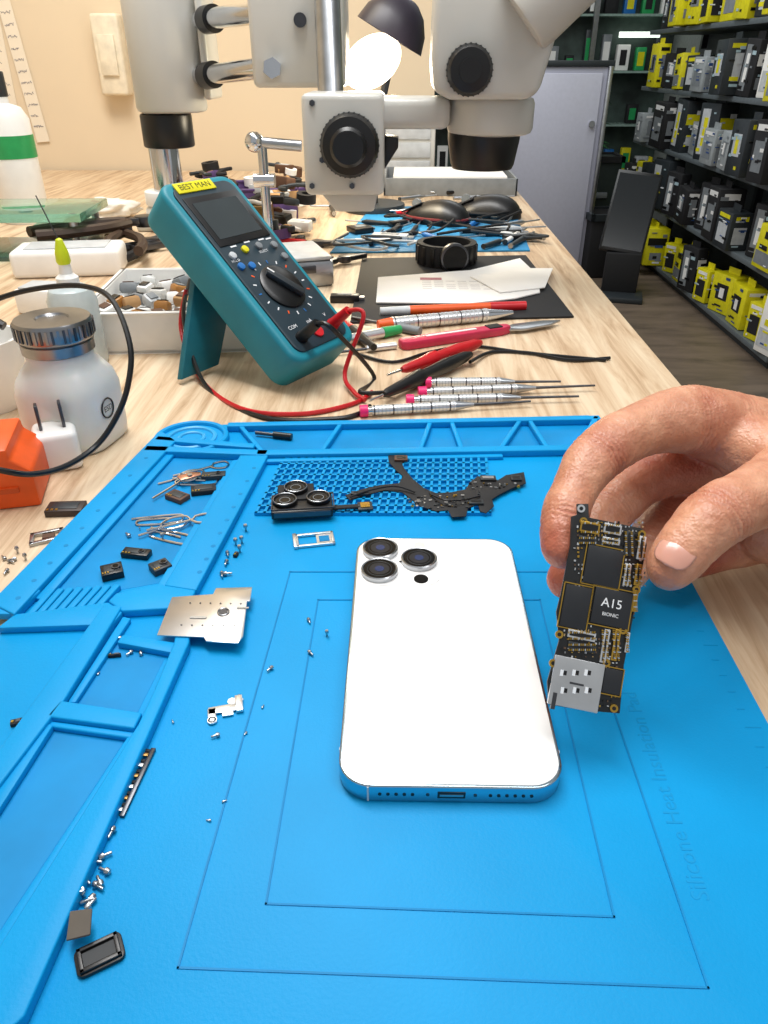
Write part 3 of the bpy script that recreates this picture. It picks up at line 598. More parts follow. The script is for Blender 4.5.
t=B().tube([g(352,352),g(392,362),g(430,352),g(470,346),g(520,352),g(560,356),g(606,360)],.0014,BCAB,n=8)
meta(t.obj('black_wire'),'thin black wire lying across the bench','wire')
# ---------------- black pad, papers ----------------
def quad(name,pts,z,h,m,label,cat,extra=None): return flat(name,pts,z,h,m,label,cat,bev=.0003,extra=extra)
quad('black_work_pad',[(350,322),(362,258),(526,255),(574,316)],.0001,.002,BLACKM,'flat matte black work pad','work pad')
PG=mat('print_grey','b9b3b6',.8); PRD=mat('print_red','c08088',.8)
def exp_(b,c):
    for i in range(5):
        for k in range(7):
            if rr.random()<.8: b.box((-.055+k*.013,-.024+i*.008,.0016),(.010,.0008,.0002),PG)
    b.box((-.05,.018,.0016),(.024,.010,.0002),PRD)
quad('paper_sheet',[(376,302),(378,277),(470,270),(520,258),(538,275),(540,292),(515,298),(470,303)],.0026,.0015,PAPER,'folded white paper sheet with faint printing','paper',exp_)
quad('paper_sheet',[(470,276),(530,268),(553,268),(545,287),(500,292)],.0046,.0012,PAPER,'folded white paper on the black pad','paper')
quad('blue_work_pad',[(330,252),(372,207),(512,204),(530,250)],.0001,.002,mat('blue_pad','2484b8',.6,var=.15,scale=12),'second blue repair pad under cables and mice','work pad')
def mouse(px,py,rz,label,m2):
    t=thing('computer_mouse',label,'computer mouse',TR(U(px,py,.0022),radians(rz)))
    b=B(); tm=bmesh.new(); bmesh.ops.create_uvsphere(tm,u_segments=28,v_segments=16,radius=1)
    for v in tm.verts: v.co.z=max(v.co.z,0); v.co.x*=(1-.12*v.co.y)*(1-.14*math.exp(-(v.co.y/.35)**2)); v.co.z*=(1-.25*v.co.y)
    b.add(tm,BLACK,Matrix.Diagonal((.034,.056,.032,1))); b.obj('shell',t)
    for s_ in (-1,1): B().box((s_*.009,.030,.0215),(.014,.036,.002),BLACKM,bev=.0009,M=Matrix.Translation((0,0,.012))@Matrix.Rotation(radians(-24),4,'X')).obj('mouse_button',t)
    b=B(); b.cyl((-.003,.034,.024),(.003,.034,.024),.007,GREY,seg=20); b.obj('scroll_wheel',t)
    b=B(); b.tube([(.031*cos(a)*1.02,.053*sin(a)*1.02,.008) for a in [2*pi*k/20 for k in range(20)]],.0025,m2,closed=True,n=1); b.obj('side_trim',t)
mouse(436,222,60,'black computer mouse with dark red trim',mat('dark_red','6a1a20',.4)); mouse(486,216,75,'black computer mouse on the blue pad',BLACKM)
t=thing('wrist_watch','coiled black strap watch lying among the tools','watch',TR(U(446,262,.0025)))
b=B(); b.lathe([(.029,0),(.036,0),(.037,.012),(.036,.024),(.029,.024),(.029,0)],BLACKM,seg=40)
for k in range(18): 
    t_=2*pi*k/18; b.box((.0365*cos(t_),.0365*sin(t_),.012),(.002,.006,.020),BLACK,rz=t_,bev=.0006)
b.obj('strap',t); b=B(); b.cyl((.006,-.034,.013),(.008,-.042,.013),.017,DSTEEL,seg=28,bev=.001); b.cyl((.008,-.042,.013),(.0082,-.0428,.013),.0145,LENS,seg=28); b.obj('watch_face',t)
def pliers(px,py,rz,sc,hm,label,z=0):
    t=thing('pliers',label,'pliers',TR(U(px,py,z),radians(rz))@Matrix.Scale(sc,4))
    for s_ in (-1,1):
        B().tube([(-.02,s_*.004,.006),(-.05,s_*.016,.006),(-.09,s_*.018,.006),(-.12,s_*.012,.006)],.0055,hm,n=5).obj('grip',t)
    b=B(); b.cyl((0,0,0),(0,0,.011),.011,DSTEEL,bev=.001)
    for s_ in (-1,1): b.prism([(-.022,s_*.002),(0,s_*.009),(.045,s_*.002),(.045,0),(-.01,0)],.002,.010,DSTEEL,bev=.001)
    b.obj('jaws',t)
pliers(318,247,5,.8,RED,'small pliers with red grips'); pliers(345,262,35,.7,BLACK,'small black handled pliers on the blue pad',.0025)
DB=mat('dark_brown_grip','3c2a1e',.5)
pliers(146,226,40,1.2,DB,'brown handled pliers among the clutter',.025)
pliers(150,248,75,1.1,BLACKM,'dark handled side cutters beside the pliers',.002)
pliers(124,236,110,1.1,DB,'dark brown handled pincers beside the tray',.016)
pliers(136,252,30,1.0,BLACK,'black handled pliers beside the tray',.002)
for q in ((104,222,.03),(66,250,.035),(92,238,.02)):
    b=B(); tm=bmesh.new(); bmesh.ops.create_icosphere(tm,subdivisions=4,radius=1)
    for v_ in tm.verts: v_.co*=1+.35*noise.noise(v_.co*2.2+Vector((q[0],0,0)))+.1*noise.noise(v_.co*7)
    b.add(tm,mat('tissue_white','e8e2d8',.8),Matrix.Diagonal((.045,.03,q[2]*.5,1))); meta(b.obj('crumpled_bag',M=TR(U(q[0],q[1],0)+Vector((0,.03,q[2]*.5)),.4),ang=180),'crumpled pale plastic bag on the bench','plastic bag','crumpled bags')
M_,L=frame2((266,292),(335,286))
t=thing('metal_case','flat brushed silver metal case','metal case',M_)
B().box((L/2,.045,.014),(L,.09,.028),STEEL,bev=.004).obj('body',t); B().box((L/2,.045,.030),(L*.96,.086,.004),LGREY,bev=.0015).obj('lid',t); B().box((L*.6,-.001,.02),(.02,.004,.008),DSTEEL,bev=.001).obj('latch',t)
for q in ((345,302,.03,.012,0),(520,240,.05,.012,20),(390,240,.05,.02,-10),(360,232,.03,.03,30),(500,236,.06,.006,10),(398,226,.03,.012,40)):
    b=B(); b.box((0,0,.004),(q[2],q[3],.008),BLACK if q[0]!=390 else LGREY,bev=.0015); b.box((q[2]*.55,0,.004),(q[2]*.25,q[3]*.6,.004),STEEL,bev=.0004); b.box((0,0,.0082),(q[2]*.5,q[3]*.4,.0006),GREY)
    meta(b.obj('usb_stick',M=TR(U(q[0],q[1],.0024 if q[0]!=345 else 0),radians(q[4]))),'small black usb stick with metal plug among the tools','usb stick','usb sticks among the tools')
q0=U(88,355);q1=U(248,342); L=(q1-q0).length
TM=TR(q0,math.atan2((q1-q0).y,(q1-q0).x)*.3); t=thing('storage_tray','white open plastic storage tray filled with small packets','tray',TM)
D_=.15;H_=.036
b=B(); b.box((L/2,D_/2,.0015),(L,D_,.003),WHITE)
for c_,s_ in (((L/2,.0015,H_/2),(L,.003,H_)),((L/2,D_-.0015,H_/2),(L,.003,H_)),((.0015,D_/2,H_/2),(.003,D_,H_)),((L-.0015,D_/2,H_/2),(.003,D_,H_)),((L*.75,D_/2,H_/2-.004),(.002,D_,H_-.008))): b.box(c_,s_,WHITE,bev=.0008)
b.wall([(0,0),(L,0),(L,D_),(0,D_)],.006,H_-.002,H_,WHITE,closed=True,bev=.0008); b.obj('tray_body',t)
PK=[WHITE,WHITE,LGREY,TAN,mat('amber_packet','a8743a',.4),PAPER,mat('clear_packet','d8d8d4',.2),GREY]
for k in range(42):
    x=.014+(k%7)*.0155+rr.uniform(-.002,.002); y=.016+((k//7)%6)*.022
    if x>L*.75-.014: x=L*.75-.016
    b=B(); ww=rr.uniform(.012,.018); b.box((0,0,.006),(ww,.014,.010),rr.choice(PK),bev=.003); b.box((0,0,.0115),(ww*.6,.008,.001),rr.choice([LGREY,BLACK,GREY,BROWN]),bev=.0003)
    Mx=TM@TR((x,y,.012+rr.uniform(0,.012)),rr.uniform(-1,1))@Matrix.Rotation(rr.uniform(-.5,.5),4,'X')
    meta(b.obj('parts_packet',M=Mx),'small packet of parts inside the white tray','parts packet','packets in the white tray')
# dispenser jar
JB=U(80,438); t=thing('dispenser_bottle','rounded white plastic solvent bottle with flat steel lid','bottle',TR(JB,radians(-12)))
b=B(); w2=.056; TW=mat('translucent_white','dededa',.3,var=.03,sss=.2)
lv=[(0,.90,.016),(.002,.97,.018),(.008,1.0,.019),(.036,1.0,.019),(.044,.95,.020),(.050,.84,.0205),(.055,.72,.0195),(.060,.70,.0192)]
tm=bmesh.new(); rings=[]
for z,sc_,cr_ in lv:
    ww=w2*sc_; rings.append([tm.verts.new((x,y,z)) for x,y in rrect(ww,ww,min(cr_,ww/2-.0001),7)])
for i in range(len(rings)-1):
    n_r=len(rings[i])
    for k in range(n_r): tm.faces.new((rings[i][k],rings[i][(k+1)%n_r],rings[i+1][(k+1)%n_r],rings[i+1][k]))
tm.faces.new(rings[0][::-1]); tm.faces.new(rings[-1]); b.add(tm,TW); b.obj('bottle_body',t,ang=60)
CAPM=mat('ribbed_cap_steel','98999c',.3,1,var=.10,scale=50)
b=B(); b.lathe([(.0195,.060),(.0215,.061),(.0215,.067),(.0205,.0675),(.0225,.069),(.0230,.070),(.0230,.079),(.0220,.0805),(.010,.0805),(.009,.0795),(0,.0795)],CAPM,seg=44)
for k in range(44):
    t_=2*pi*k/44; b.box((.0231*cos(t_),.0231*sin(t_),.0745),(.0010,.0014,.008),DSTEEL if k%2 else CAPM,rz=t_)
b.obj('steel_lid',t)
b=B(); b.ring((0,0,0),.0062,.0005,BLACK,M=Matrix.Translation((.0285,-.004,.026))@Matrix.Rotation(radians(90),4,'Y')); b.text('ESD',.0052,BLACK,Matrix.Translation((.0289,-.004,.026))@Matrix.Rotation(radians(90),4,'Z')@Matrix.Rotation(radians(90),4,'X')); b.obj('printed_mark',t)
t=thing('charger','white wall charger plug with two upright steel prongs','charger',TR(U(62,464),radians(25)))
B().box((0,0,.0125),(.025,.025,.025),WHITE,bev=.004,seg=4).obj('body',t)
for x in (-.0065,.0065): b=B(); b.box((x,0,.032),(.0018,.0065,.017),DSTEEL,bev=.0004); b.cyl((x-.001,0,.0365),(x+.001,0,.0365),.0012,BLACK,seg=10); b.obj('prong',t)
b=B().tube([V(-40,318,.47),V(-5,300,.47),V(35,289,.47),V(82,286,.462),V(112,300,.445),V(130,345,.42),V(128,385,.405),V(116,418,.395),V(96,446,.385),V(66,466,.365),V(34,474,.345),V(4,471,.33),V(-50,458,.33)],.0017,BCAB,n=8)
meta(b.obj('power_cable'),'black cable looping around the white bottle','cable')
t=thing('orange_holder','orange plastic tool holder block','tool holder',TR(U(-12,512),radians(15)))
b=B(); b.prism([(-.03,0),(.028,0),(.028,.022),(.018,.030),(.018,.036),(-.03,.036)],0,.045,ORANGE,M=Matrix.Rotation(radians(90),4,'X')@Matrix.Translation((0,0,-.045)),bev=.002); b.obj('holder_body',t)
b=B(); b.box((.008,-.0008,.012),(.022,.0016,.003),mat('orange_dark','c94a10',.5)); b.box((-.005,.02,.037),(.03,.02,.003),mat('orange_dark'),bev=.001); b.obj('slot_rim',t)
t=thing('ceramic_cup','white glazed ceramic cup with dark printed letters','cup',TR(U(-8,405)))
B().lathe([(0,0),(.022,0),(.024,.004),(.030,.035),(.031,.05),(.0285,.05),(.027,.035),(.02,.006),(0,.005)],WHITE,seg=40).obj('cup_body',t)
b=B(); b.text('FE',.012,DGREY,Matrix.Translation((.012,-.0262,.022))@Matrix.Rotation(radians(22),4,'Z')@Matrix.Rotation(radians(84),4,'X'),.0004); b.obj('printed_mark',t)
b=B(); b.tube([(-.01,0,.05),(.0,0,.062),(.015,-.004,.066),(.028,-.006,.06)],.003,BLACK,n=6); b.obj('dark_handle',t)
t=thing('needle_bottle','clear squeeze bottle with yellow cap and long needle','bottle',TR(V(72,300,.58)))
t.location.z=0
B().lathe([(0,0),(.018,0),(.019,.003),(.019,.052),(.016,.060),(.009,.064)],mat('cloudy_plastic','d9e6ea',.25,trans=.3),seg=32).obj('bottle_body',t)
b=B(); b.lathe([(.0085,.062),(.0085,.069),(.005,.072),(.0042,.080)],WHITE,seg=24); b.obj('collar',t)
B().lathe([(.0045,.079),(.0055,.081),(.005,.088),(.0025,.097),(.001,.098)],mat('yellow_cap','d4e422',.35),seg=20).obj('needle_hub',t)
B().cyl((0,0,.096),(-.010,0,.128),.0005,DSTEEL,seg=8).obj('needle',t)
t=thing('white_case','long white plastic case','case',TR(U(20,282),radians(10))); B().box((.05,.04,.015),(.12,.06,.03),WHITE,bev=.006,seg=3).obj('case_body',t); B().box((.05,.04,.0305),(.09,.04,.002),LGREY,bev=.0008).obj('case_lid',t)
t=thing('white_case','small white plastic box','case',TR(U(40,316),radians(-5))); B().box((0,.02,.012),(.05,.035,.024),WHITE,bev=.004).obj('case_body',t); B().box((0,.02,.0245),(.04,.028,.002),LGREY,bev=.0006).obj('case_lid',t)
t=thing('glass_shelf_stand','clear green glass shelf on small steel posts','glass shelf',TR(U(-34,262),radians(4)))
B().box((.05,.06,.050),(.20,.12,.010),GLASSG,bev=.001).obj('glass_sheet',t); B().box((.05,.06,.003),(.20,.12,.006),GLASSG,bev=.001).obj('glass_sheet',t)
for x in (-.035,.135):
    for y in (.015,.105): B().cyl((x,y,.006),(x,y,.045),.005,STEEL,seg=16).obj('post',t)
t=thing('spray_bottle','white bottle with green label and cap','bottle',TR((V(-2,235,1.10).x,1.20,0)))
B().lathe([(0,0),(.032,0),(.034,.004),(.034,.14),(.026,.155),(.012,.16),(.012,.17)],WHITE,seg=32).obj('bottle_body',t); B().lathe([(.0344,.09),(.0346,.09),(.0346,.12),(.0344,.12)],GREEN,seg=32).obj('label',t); B().cyl((0,0,.168),(0,0,.20),.013,DGREY,bev=.002).obj('cap',t)
def basket(px,py,w,d_,h,m,rz,label,z=0):
    t=thing('parts_basket',label,'basket',TR(U(px,py,z),radians(rz)))
    b=B(); b.box((0,0,.002),(w,d_,.004),m)
    for x,y,sx,sy in ((0,d_/2,w,.003),(0,-d_/2,w,.003),(w/2,0,.003,d_),(-w/2,0,.003,d_)): b.box((x,y,h/2),(sx,sy,h),m,bev=.001)
    b.wall([(-w/2,-d_/2),(w/2,-d_/2),(w/2,d_/2),(-w/2,d_/2)],.006,h-.004,h,m,closed=True,bev=.001); b.obj('basket_body',t)
basket(262,214,.11,.10,.045,PURPLE,10,'purple plastic parts basket on the bench'); basket(240,232,.09,.06,.04,mat('mustard','8c6c30',.5),0,'mustard brown parts basket on the bench')
cl=[WHITE,TAN,BROWN,BLACKM,LGREY,BLACKM,DGREY,BROWN,PURPLE,DGREY,RED,WHITE,TAN]
for k in range(84):
    px=rr.uniform(196,312); py=rr.uniform(196,250); zz=.001+rr.choice((0,.018,.036,.05))*(1 if py<235 else .3)
    b=B(); r_=rr.uniform(.008,.017); m_=rr.choice(cl)
    if k%3==0: b.lathe([(r_*.5,0),(r_,0),(r_,r_*.9),(r_*.5,r_*.9),(r_*.5,0)],m_,seg=20); nm='small_roll'; lb_='small spool in the clutter behind the meter'; ct='spool'
    elif k%3==1: b.box((0,0,r_*.5),(r_*2.4,r_*1.2,r_),m_,bev=.002); b.box((0,0,r_*1.02),(r_*1.4,r_*.6,.001),rr.choice(cl)); nm='small_carton'; lb_='small parts carton in the clutter behind the meter'; ct='carton'
    else: b.tube([(-r_*1.5,0,.003),(-r_,r_,.004),(0,0,.006),(r_,-r_,.004),(r_*2,r_*.3,.003)],.003,m_,n=5); nm='cable_scrap'; lb_='coiled cable scrap in the clutter'; ct='cable'
    meta(b.obj(nm,M=TR(U(px,py,0)+Vector((0,0,zz)),rr.uniform(0,3))@Matrix.Rotation(rr.uniform(-.3,.3),4,'X')),lb_,ct,'bench clutter')
for k in range(36):
    px=rr.uniform(325,525); py=rr.uniform(192,252); b=B(); m_=rr.choice([BLACK,RED,LGREY,STEEL,BLUEB,WHITE,BROWN,DGREY,BLACKM,BLACKM,STEEL])
    l=rr.uniform(.03,.06); b.cyl((-l,0,.004),(0,0,.004),.0030,m_,r1=.0038,seg=12); b.cyl((0,0,.004),(l*.2,0,.004),.0038,m_,r1=.0016,seg=12); b.cyl((l*.2,0,.004),(l*.9,0,.004),.0013,STEEL,seg=10); b.cyl((-l*1.06,0,.004),(-l,0,.004),.0034,rr.choice([BLACK,DGREY,STEEL]),seg=12)
    meta(b.obj('small_screwdriver',M=TR(U(px,py,.0025),rr.uniform(-.5,3.3))),'small hand screwdriver lying among the rear tools','screwdriver','screwdrivers at the rear of the bench')
for k in range(10):
    px=rr.uniform(340,510); py=rr.uniform(212,248); c=U(px,py,.004)
    b=B().tube([(rr.uniform(-.06,.06),rr.uniform(-.05,.05),rr.uniform(0,.01)) for _ in range(6)],.0018,rr.choice([BLACKM,DGREY,BLACKM,LGREY]),n=6); meta(b.obj('thin_cable',M=Matrix.Translation(c)),'thin tangled cable on the blue pad','cable','tangled cables')
t=thing('document_tray','grey document tray stacked with papers','document tray',TR(U(450,196)))
b=B(); b.box((0,.09,.01),(.24,.17,.004),GREY,bev=.001); b.wall([(-.12,0),(.12,0),(.12,.17),(-.12,.17)],.004,0,.03,GREY,closed=True,bev=.001); b.obj('tray_body',t); B().box((0,.09,.022),(.21,.14,.018),PAPER,bev=.001).obj('paper_stack',t)
t=thing('small_cabinet','small pale grey drawer cabinet on the bench','cabinet',TR((-.02,1.74,0)))
B().box((0,0,.055),(.16,.12,.11),IVORY,bev=.004).obj('cabinet_body',t)
for k in range(3): B().box((0,-.061,.022+k*.034),(.14,.004,.028),LGREY,bev=.001).obj('drawer',t)
# ---------------- microscope ----------------
YA=1.14; YH=.80
pole=V(170,195,YA)
ms=thing('stereo_microscope','ivory stereo microscope on a boom stand with black knobs','microscope',TR((pole.x,YA,0)))
O=Vector((pole.x,YA,0))
def v(px,py,Y): return V(px,py,Y)-O
def bx(b,x0,y0,x1,y1,Y,dep,m,bev=.004,seg=3):
    a=v(x0,y0,Y); c=v(x1,y1,Y); b.box(((a.x+c.x)/2,a.y+dep/2,(a.z+c.z)/2),(abs(c.x-a.x),dep,abs(c.z-a.z)),m,bev=bev,seg=seg)
def rpx(n,Y): return (V(384+n,150,Y).x-V(384,150,Y).x)
def vcyl(b,px,y0,y1,rp,Y,m,bev=0,rp1=None):
    a=v(px,y1,Y); c=v(px,y0,Y); c.x=a.x; b.cyl(a,c,rpx(rp,Y),m,r1=None if rp1 is None else rpx(rp1,Y),seg=40,bev=bev)
b=B(); b.box((0,.05,.008),(.10,.14,.016),IVORY,bev=.004,seg=3); b.lathe([(0,.016),(.038,.016),(.036,.03),(.026,.04),(.0,.04)],IVORY,seg=36); b.obj('base',ms)
pt=v(170,-40,YA)
B().cyl((0,0,.03),(0,0,pt.z),rpx(15,YA),CHROME,seg=36).obj('pole',ms)
b=B(); vcyl(b,170,190,204,24,YA,WHITE,.002); b.obj('lower_collar',ms)
b=B(); vcyl(b,170,113,147,25,YA,BLACK,.003); b.obj('clamp_collar',ms)
b=B(); vcyl(b,173,-45,112,34,YA,IVORY,.006); bx(b,190,-30,212,100,YA-.03,.07,IVORY); b.obj('column_housing',ms)
for y0,y1 in ((20,12),(76,68)):
    b=B(); b.cyl(v(200,y0,YA-.02),v(262,y1,.95),rpx(8,YA),CHROME,seg=24); b.cyl(v(206,y0,YA-.04),v(214,y0-1.5,YA-.06),rpx(11,YA),BLACK,seg=24); b.obj('boom_rod',ms)
b=B(); bx(b,243,-40,345,88,.93,.09,IVORY,.006); b.obj('boom_block',ms)
b=B(); b.cyl(v(272,68,.93),v(272,68,.915),rpx(9,.93),CHROME,seg=6); b.obj('clamp_bolt',ms)
b=B(); b.cyl(v(300,20,.93),v(300,20,.922),rpx(6,.93),DSTEEL,seg=16); b.obj('clamp_bolt',ms)
b=B(); b.cyl(v(326,-30,.92),v(333,150,YH+.04),rpx(12,.9),STEEL,seg=24); b.obj('rear_post',ms)
b=B(); bx(b,300,93,384,196,YH,.07,IVORY,.006); 
P=[v(x,y,YH+.01) for x,y in ((318,190),(378,190),(374,212),(336,212))]
b.prism([(p.x,p.z) for p in P],0,.05,IVORY,M=Matrix(((1,0,0,0),(0,0,-1,YH+.06-YA),(0,1,0,0),(0,0,0,1))),bev=.003); b.obj('focus_block',ms)
c=v(350,145,YH)
b=B(); b.lathe([(0,-.001),(rpx(29,YH),-.001),(rpx(29,YH),.010),(rpx(26,YH),.016),(rpx(18,YH),.018),(rpx(18,YH),.026),(rpx(15,YH),.029),(0,.029)],BLACK,Matrix.Translation(c)@Matrix.Rotation(radians(90),4,'X'),40)
for k in range(36):
    t_=2*pi*k/36; b.box((c.x+rpx(29,YH)*cos(t_),c.y-.005,c.z+rpx(29,YH)*sin(t_)),(.0012,.010,.0012),DGREY)
b.obj('focus_knob',ms)
for x,y in ((312,103),(312,186),(352,186),(322,160)): B().cyl(v(x,y,YH),v(x,y,YH-.002),rpx(3,YH),DSTEEL,seg=6).obj('bolt',ms)
b=B(); P=[v(x,y,YH) for x,y in ((384,138),(398,140),(398,150),(384,172))]; b.prism([(p.x,p.z) for p in P],0,.03,BLACK,M=Matrix(((1,0,0,0),(0,0,-1,YH+.05-YA),(0,1,0,0),(0,0,0,1))),bev=.001); b.obj('lock_lever',ms)
b=B(); bx(b,360,97,450,130,YH+.005,.05,IVORY,.008); b.obj('support_arm',ms)
def profY(b,pts,Y,dep,m,bev):
    P=[v(x,y,Y) for x,y in pts]; b.prism([(p.x,p.z) for p in P],0,dep,m,M=Matrix(((1,0,0,0),(0,0,-1,Y+dep-YA),(0,1,0,0),(0,0,0,1))),bev=bev,seg=3)
b=B(); vcyl(b,489,96,134,42,YH+.035,IVORY,.006); b.obj('mounting_ring',ms)
b=B(); profY(b,[(436,-20),(432,60),(434,92),(450,100),(528,100),(540,92),(556,40),(568,-20)],YH-.02,.10,IVORY,.012); b.obj('head_body',ms)
for dy in (0,.07): B().cyl(v(520,20,YH-.01+dy),v(600,-60,YH-.01+dy),rpx(34,YH),IVORY,seg=36,bev=.004).obj('eyepiece_tube',ms)
c=v(469,70,YH-.02)
b=B(); b.lathe([(0,-.001),(rpx(21,YH),-.001),(rpx(21,YH),.010),(rpx(18,YH),.015),(rpx(10,YH),.016),(rpx(10,YH),.02),(0,.02)],BLACK,Matrix.Translation(c)@Matrix.Rotation(radians(90),4,'X'),36)
for k in range(28):
    t_=2*pi*k/28; b.box((c.x+rpx(21,YH)*cos(t_),c.y-.005,c.z+rpx(21,YH)*sin(t_)),(.0012,.010,.0012),DGREY)
b.obj('zoom_knob',ms)
b=B(); a=v(484,132,YH+.035); e=v(484,168,YH+.035); e.x=a.x
b.lathe([(0,0),(rpx(31,YH),0),(rpx(33,YH),.004),(rpx(37,YH),a.z-e.z-.006),(rpx(37,YH),a.z-e.z+.004),(0,a.z-e.z+.004)],BLACK,Matrix.Translation(e),40); b.obj('objective_lens',ms)
# lamp
LY=1.25
lp=thing('desk_lamp','desk lamp with a glowing white oval bulb and dark shade','lamp',TR((V(372,60,LY).x,LY,0)))
hz=V(372,62,LY).z
B().cyl((0,.06,0),(0,.06,.012),.05,DGREY,bev=.002).obj('lamp_base',lp)
B().tube([(0,.06,.012),(0,.10,.1),(.03,.12,hz+.03),(0.04,.10,hz+.12),(0.03,.04,hz+.085)],.006,DSTEEL,n=6).obj('lamp_arm',lp)
LM=Matrix.Translation((.022,.015,hz+.026))@Matrix.Rotation(radians(28),4,'Y')
B().lathe([(.014,.058),(.02,.056),(.034,.046),(.046,.028),(.052,.006),(.050,.006),(.044,.026),(.032,.043),(.02,.052),(.014,.054)],mat('dark_lamp_shade','2a2430',.4),LM,36).obj('lamp_shade',lp)
B().sph((0,-.005,hz),.03,mat('lamp_bulb','ffeccc',.4,emit=5,var=.0),sc=(1.5,1.0,1.05),M=Matrix.Rotation(radians(-30),4,'Y'),sub=4).obj('bulb',lp)
rd=thing('holding_rod','chrome gooseneck rod with ball clamp','clamp rod',TR((V(268,225,.93).x,.93,0)))
hz=V(268,142,.93).z; B().cyl((0,0,.006),(0,0,hz),.0055,CHROME).obj('rod',rd); B().cyl((0,0,0),(0,0,.01),.02,DSTEEL,bev=.002).obj('rod_base',rd)
B().sph((-.008,0,hz),.011,CHROME).obj('ball_joint',rd); b=B(); b.cyl((-.006,0,hz),(.045,.0,hz-.004),.006,STEEL); b.cyl((-.012,0,hz-.04),(.012,0,hz-.04),.008,CHROME); b.obj('cross_clamp',rd)
# ---------------- wall items ----------------
WY=1.83
def wl(px,py,Y=WY): return V(px,py,Y)
t=thing('junction_box','ivory wall mounted switch box','switch box',TR((wl(115,55).x,WY,wl(115,95).z)))
a=wl(96,15);c=wl(136,96)
B().box((0,-.02,(a.z-c.z)/2),(c.x-a.x,.04,a.z-c.z),mat('cream_box','e6dcc6',.4),bev=.006,seg=3).obj('box_body',t); B().box((0,-.043,(a.z-c.z)/2),((c.x-a.x)*.6,.006,(a.z-c.z)*.5),mat('cream_box'),bev=.002).obj('cover_plate',t)
FP=mat('faint_ink','7c7884',.8)
for x0,y0,x1,y1,rz in ((-40,-30,20,110,0.03),(2,0,46,142,-.08)):
    b=B(); a=wl(x0,y0);c=wl(x1,y1); wdt=c.x-a.x; b.box((0,0,0),(wdt,.001,a.z-c.z),mat('notice_paper','ece2d0',.8,var=.02,scale=10))
    for k in range(11):
        zz=(a.z-c.z)*(.42-.08*k); n_p=22; e_=rr.uniform(.15,.42)*wdt
        pts=[(-wdt*.4+(e_+wdt*.4)*i/n_p,-.0008,zz+rr.uniform(-.0028,.0028)) for i in range(n_p+1)]
        b.tube(pts,.0004,FP,seg=4,n=3)
    o=b.obj('wall_notice',M=Matrix.Translation(((a.x+c.x)/2,WY-(.002 if x0<0 else .004),(a.z+c.z)/2))@Matrix.Rotation(rz,4,'Y')); meta(o,'handwritten paper notice taped to the cream wall','paper notice','wall notices')
# ---------------- shop background ----------------
t=thing('metal_cabinet','pale grey metal cabinet with aluminium edge trim','cabinet',TR((.71,4.2,-.75)))
PAN=mat('pale_lilac_panel','aeafbe',.3,var=.05,scale=2); zt_=V(560,66,4.0).z+.75
B().box((0,0,zt_/2),(.47,.4,zt_),PAN,bev=.008).obj('cabinet_body',t); B().box((-.01,-.208,zt_/2),(.41,.014,zt_*.94),mat('pale_lilac_door','c2c3d2',.25,var=.02),bev=.004).obj('door',t)
B().box((.227,-.21,zt_/2),(.02,.03,zt_),STEEL,bev=.003).obj('edge_trim',t); B().box((0,0,zt_+.01),(.49,.42,.025),DGREY,bev=.004).obj('top_cap',t); B().cyl((.17,-.215,zt_*.75),(.17,-.23,zt_*.75),.014,STEEL).obj('lock',t)
for x in (-.2,.2): B().box((x,-.19,.015),(.04,.04,.03),BLACK,bev=.003).obj('foot',t)
SX=1.24; tiers=[-.70,-.44,-.17,.09,.35,.60]
sh=thing('display_shelf','grey metal retail shelf unit stocked with boxed accessories','shelf unit',TR((SX+.2,3.7,-.75)))
for z in tiers: B().box((.03,0,z+.75-.01),(.32,2.2,.02),SHELFG,bev=.002).obj('shelf_board',sh)
for y in (-1.1,-.02,1.1): B().box((.17,y,.8),(.03,.03,1.6),DGREY).obj('upright',sh)
B().box((.188,0,.8),(.008,2.2,1.6),mat('perforated_back','565c5e',.6)).obj('back_panel',sh)
B().box((.03,0,.015),(.28,2.16,.03),DGREY).obj('plinth',sh)
BLUEP=mat('blue_print','2a4c86',.5); SKY=mat('pale_print','a8c0c8',.5)
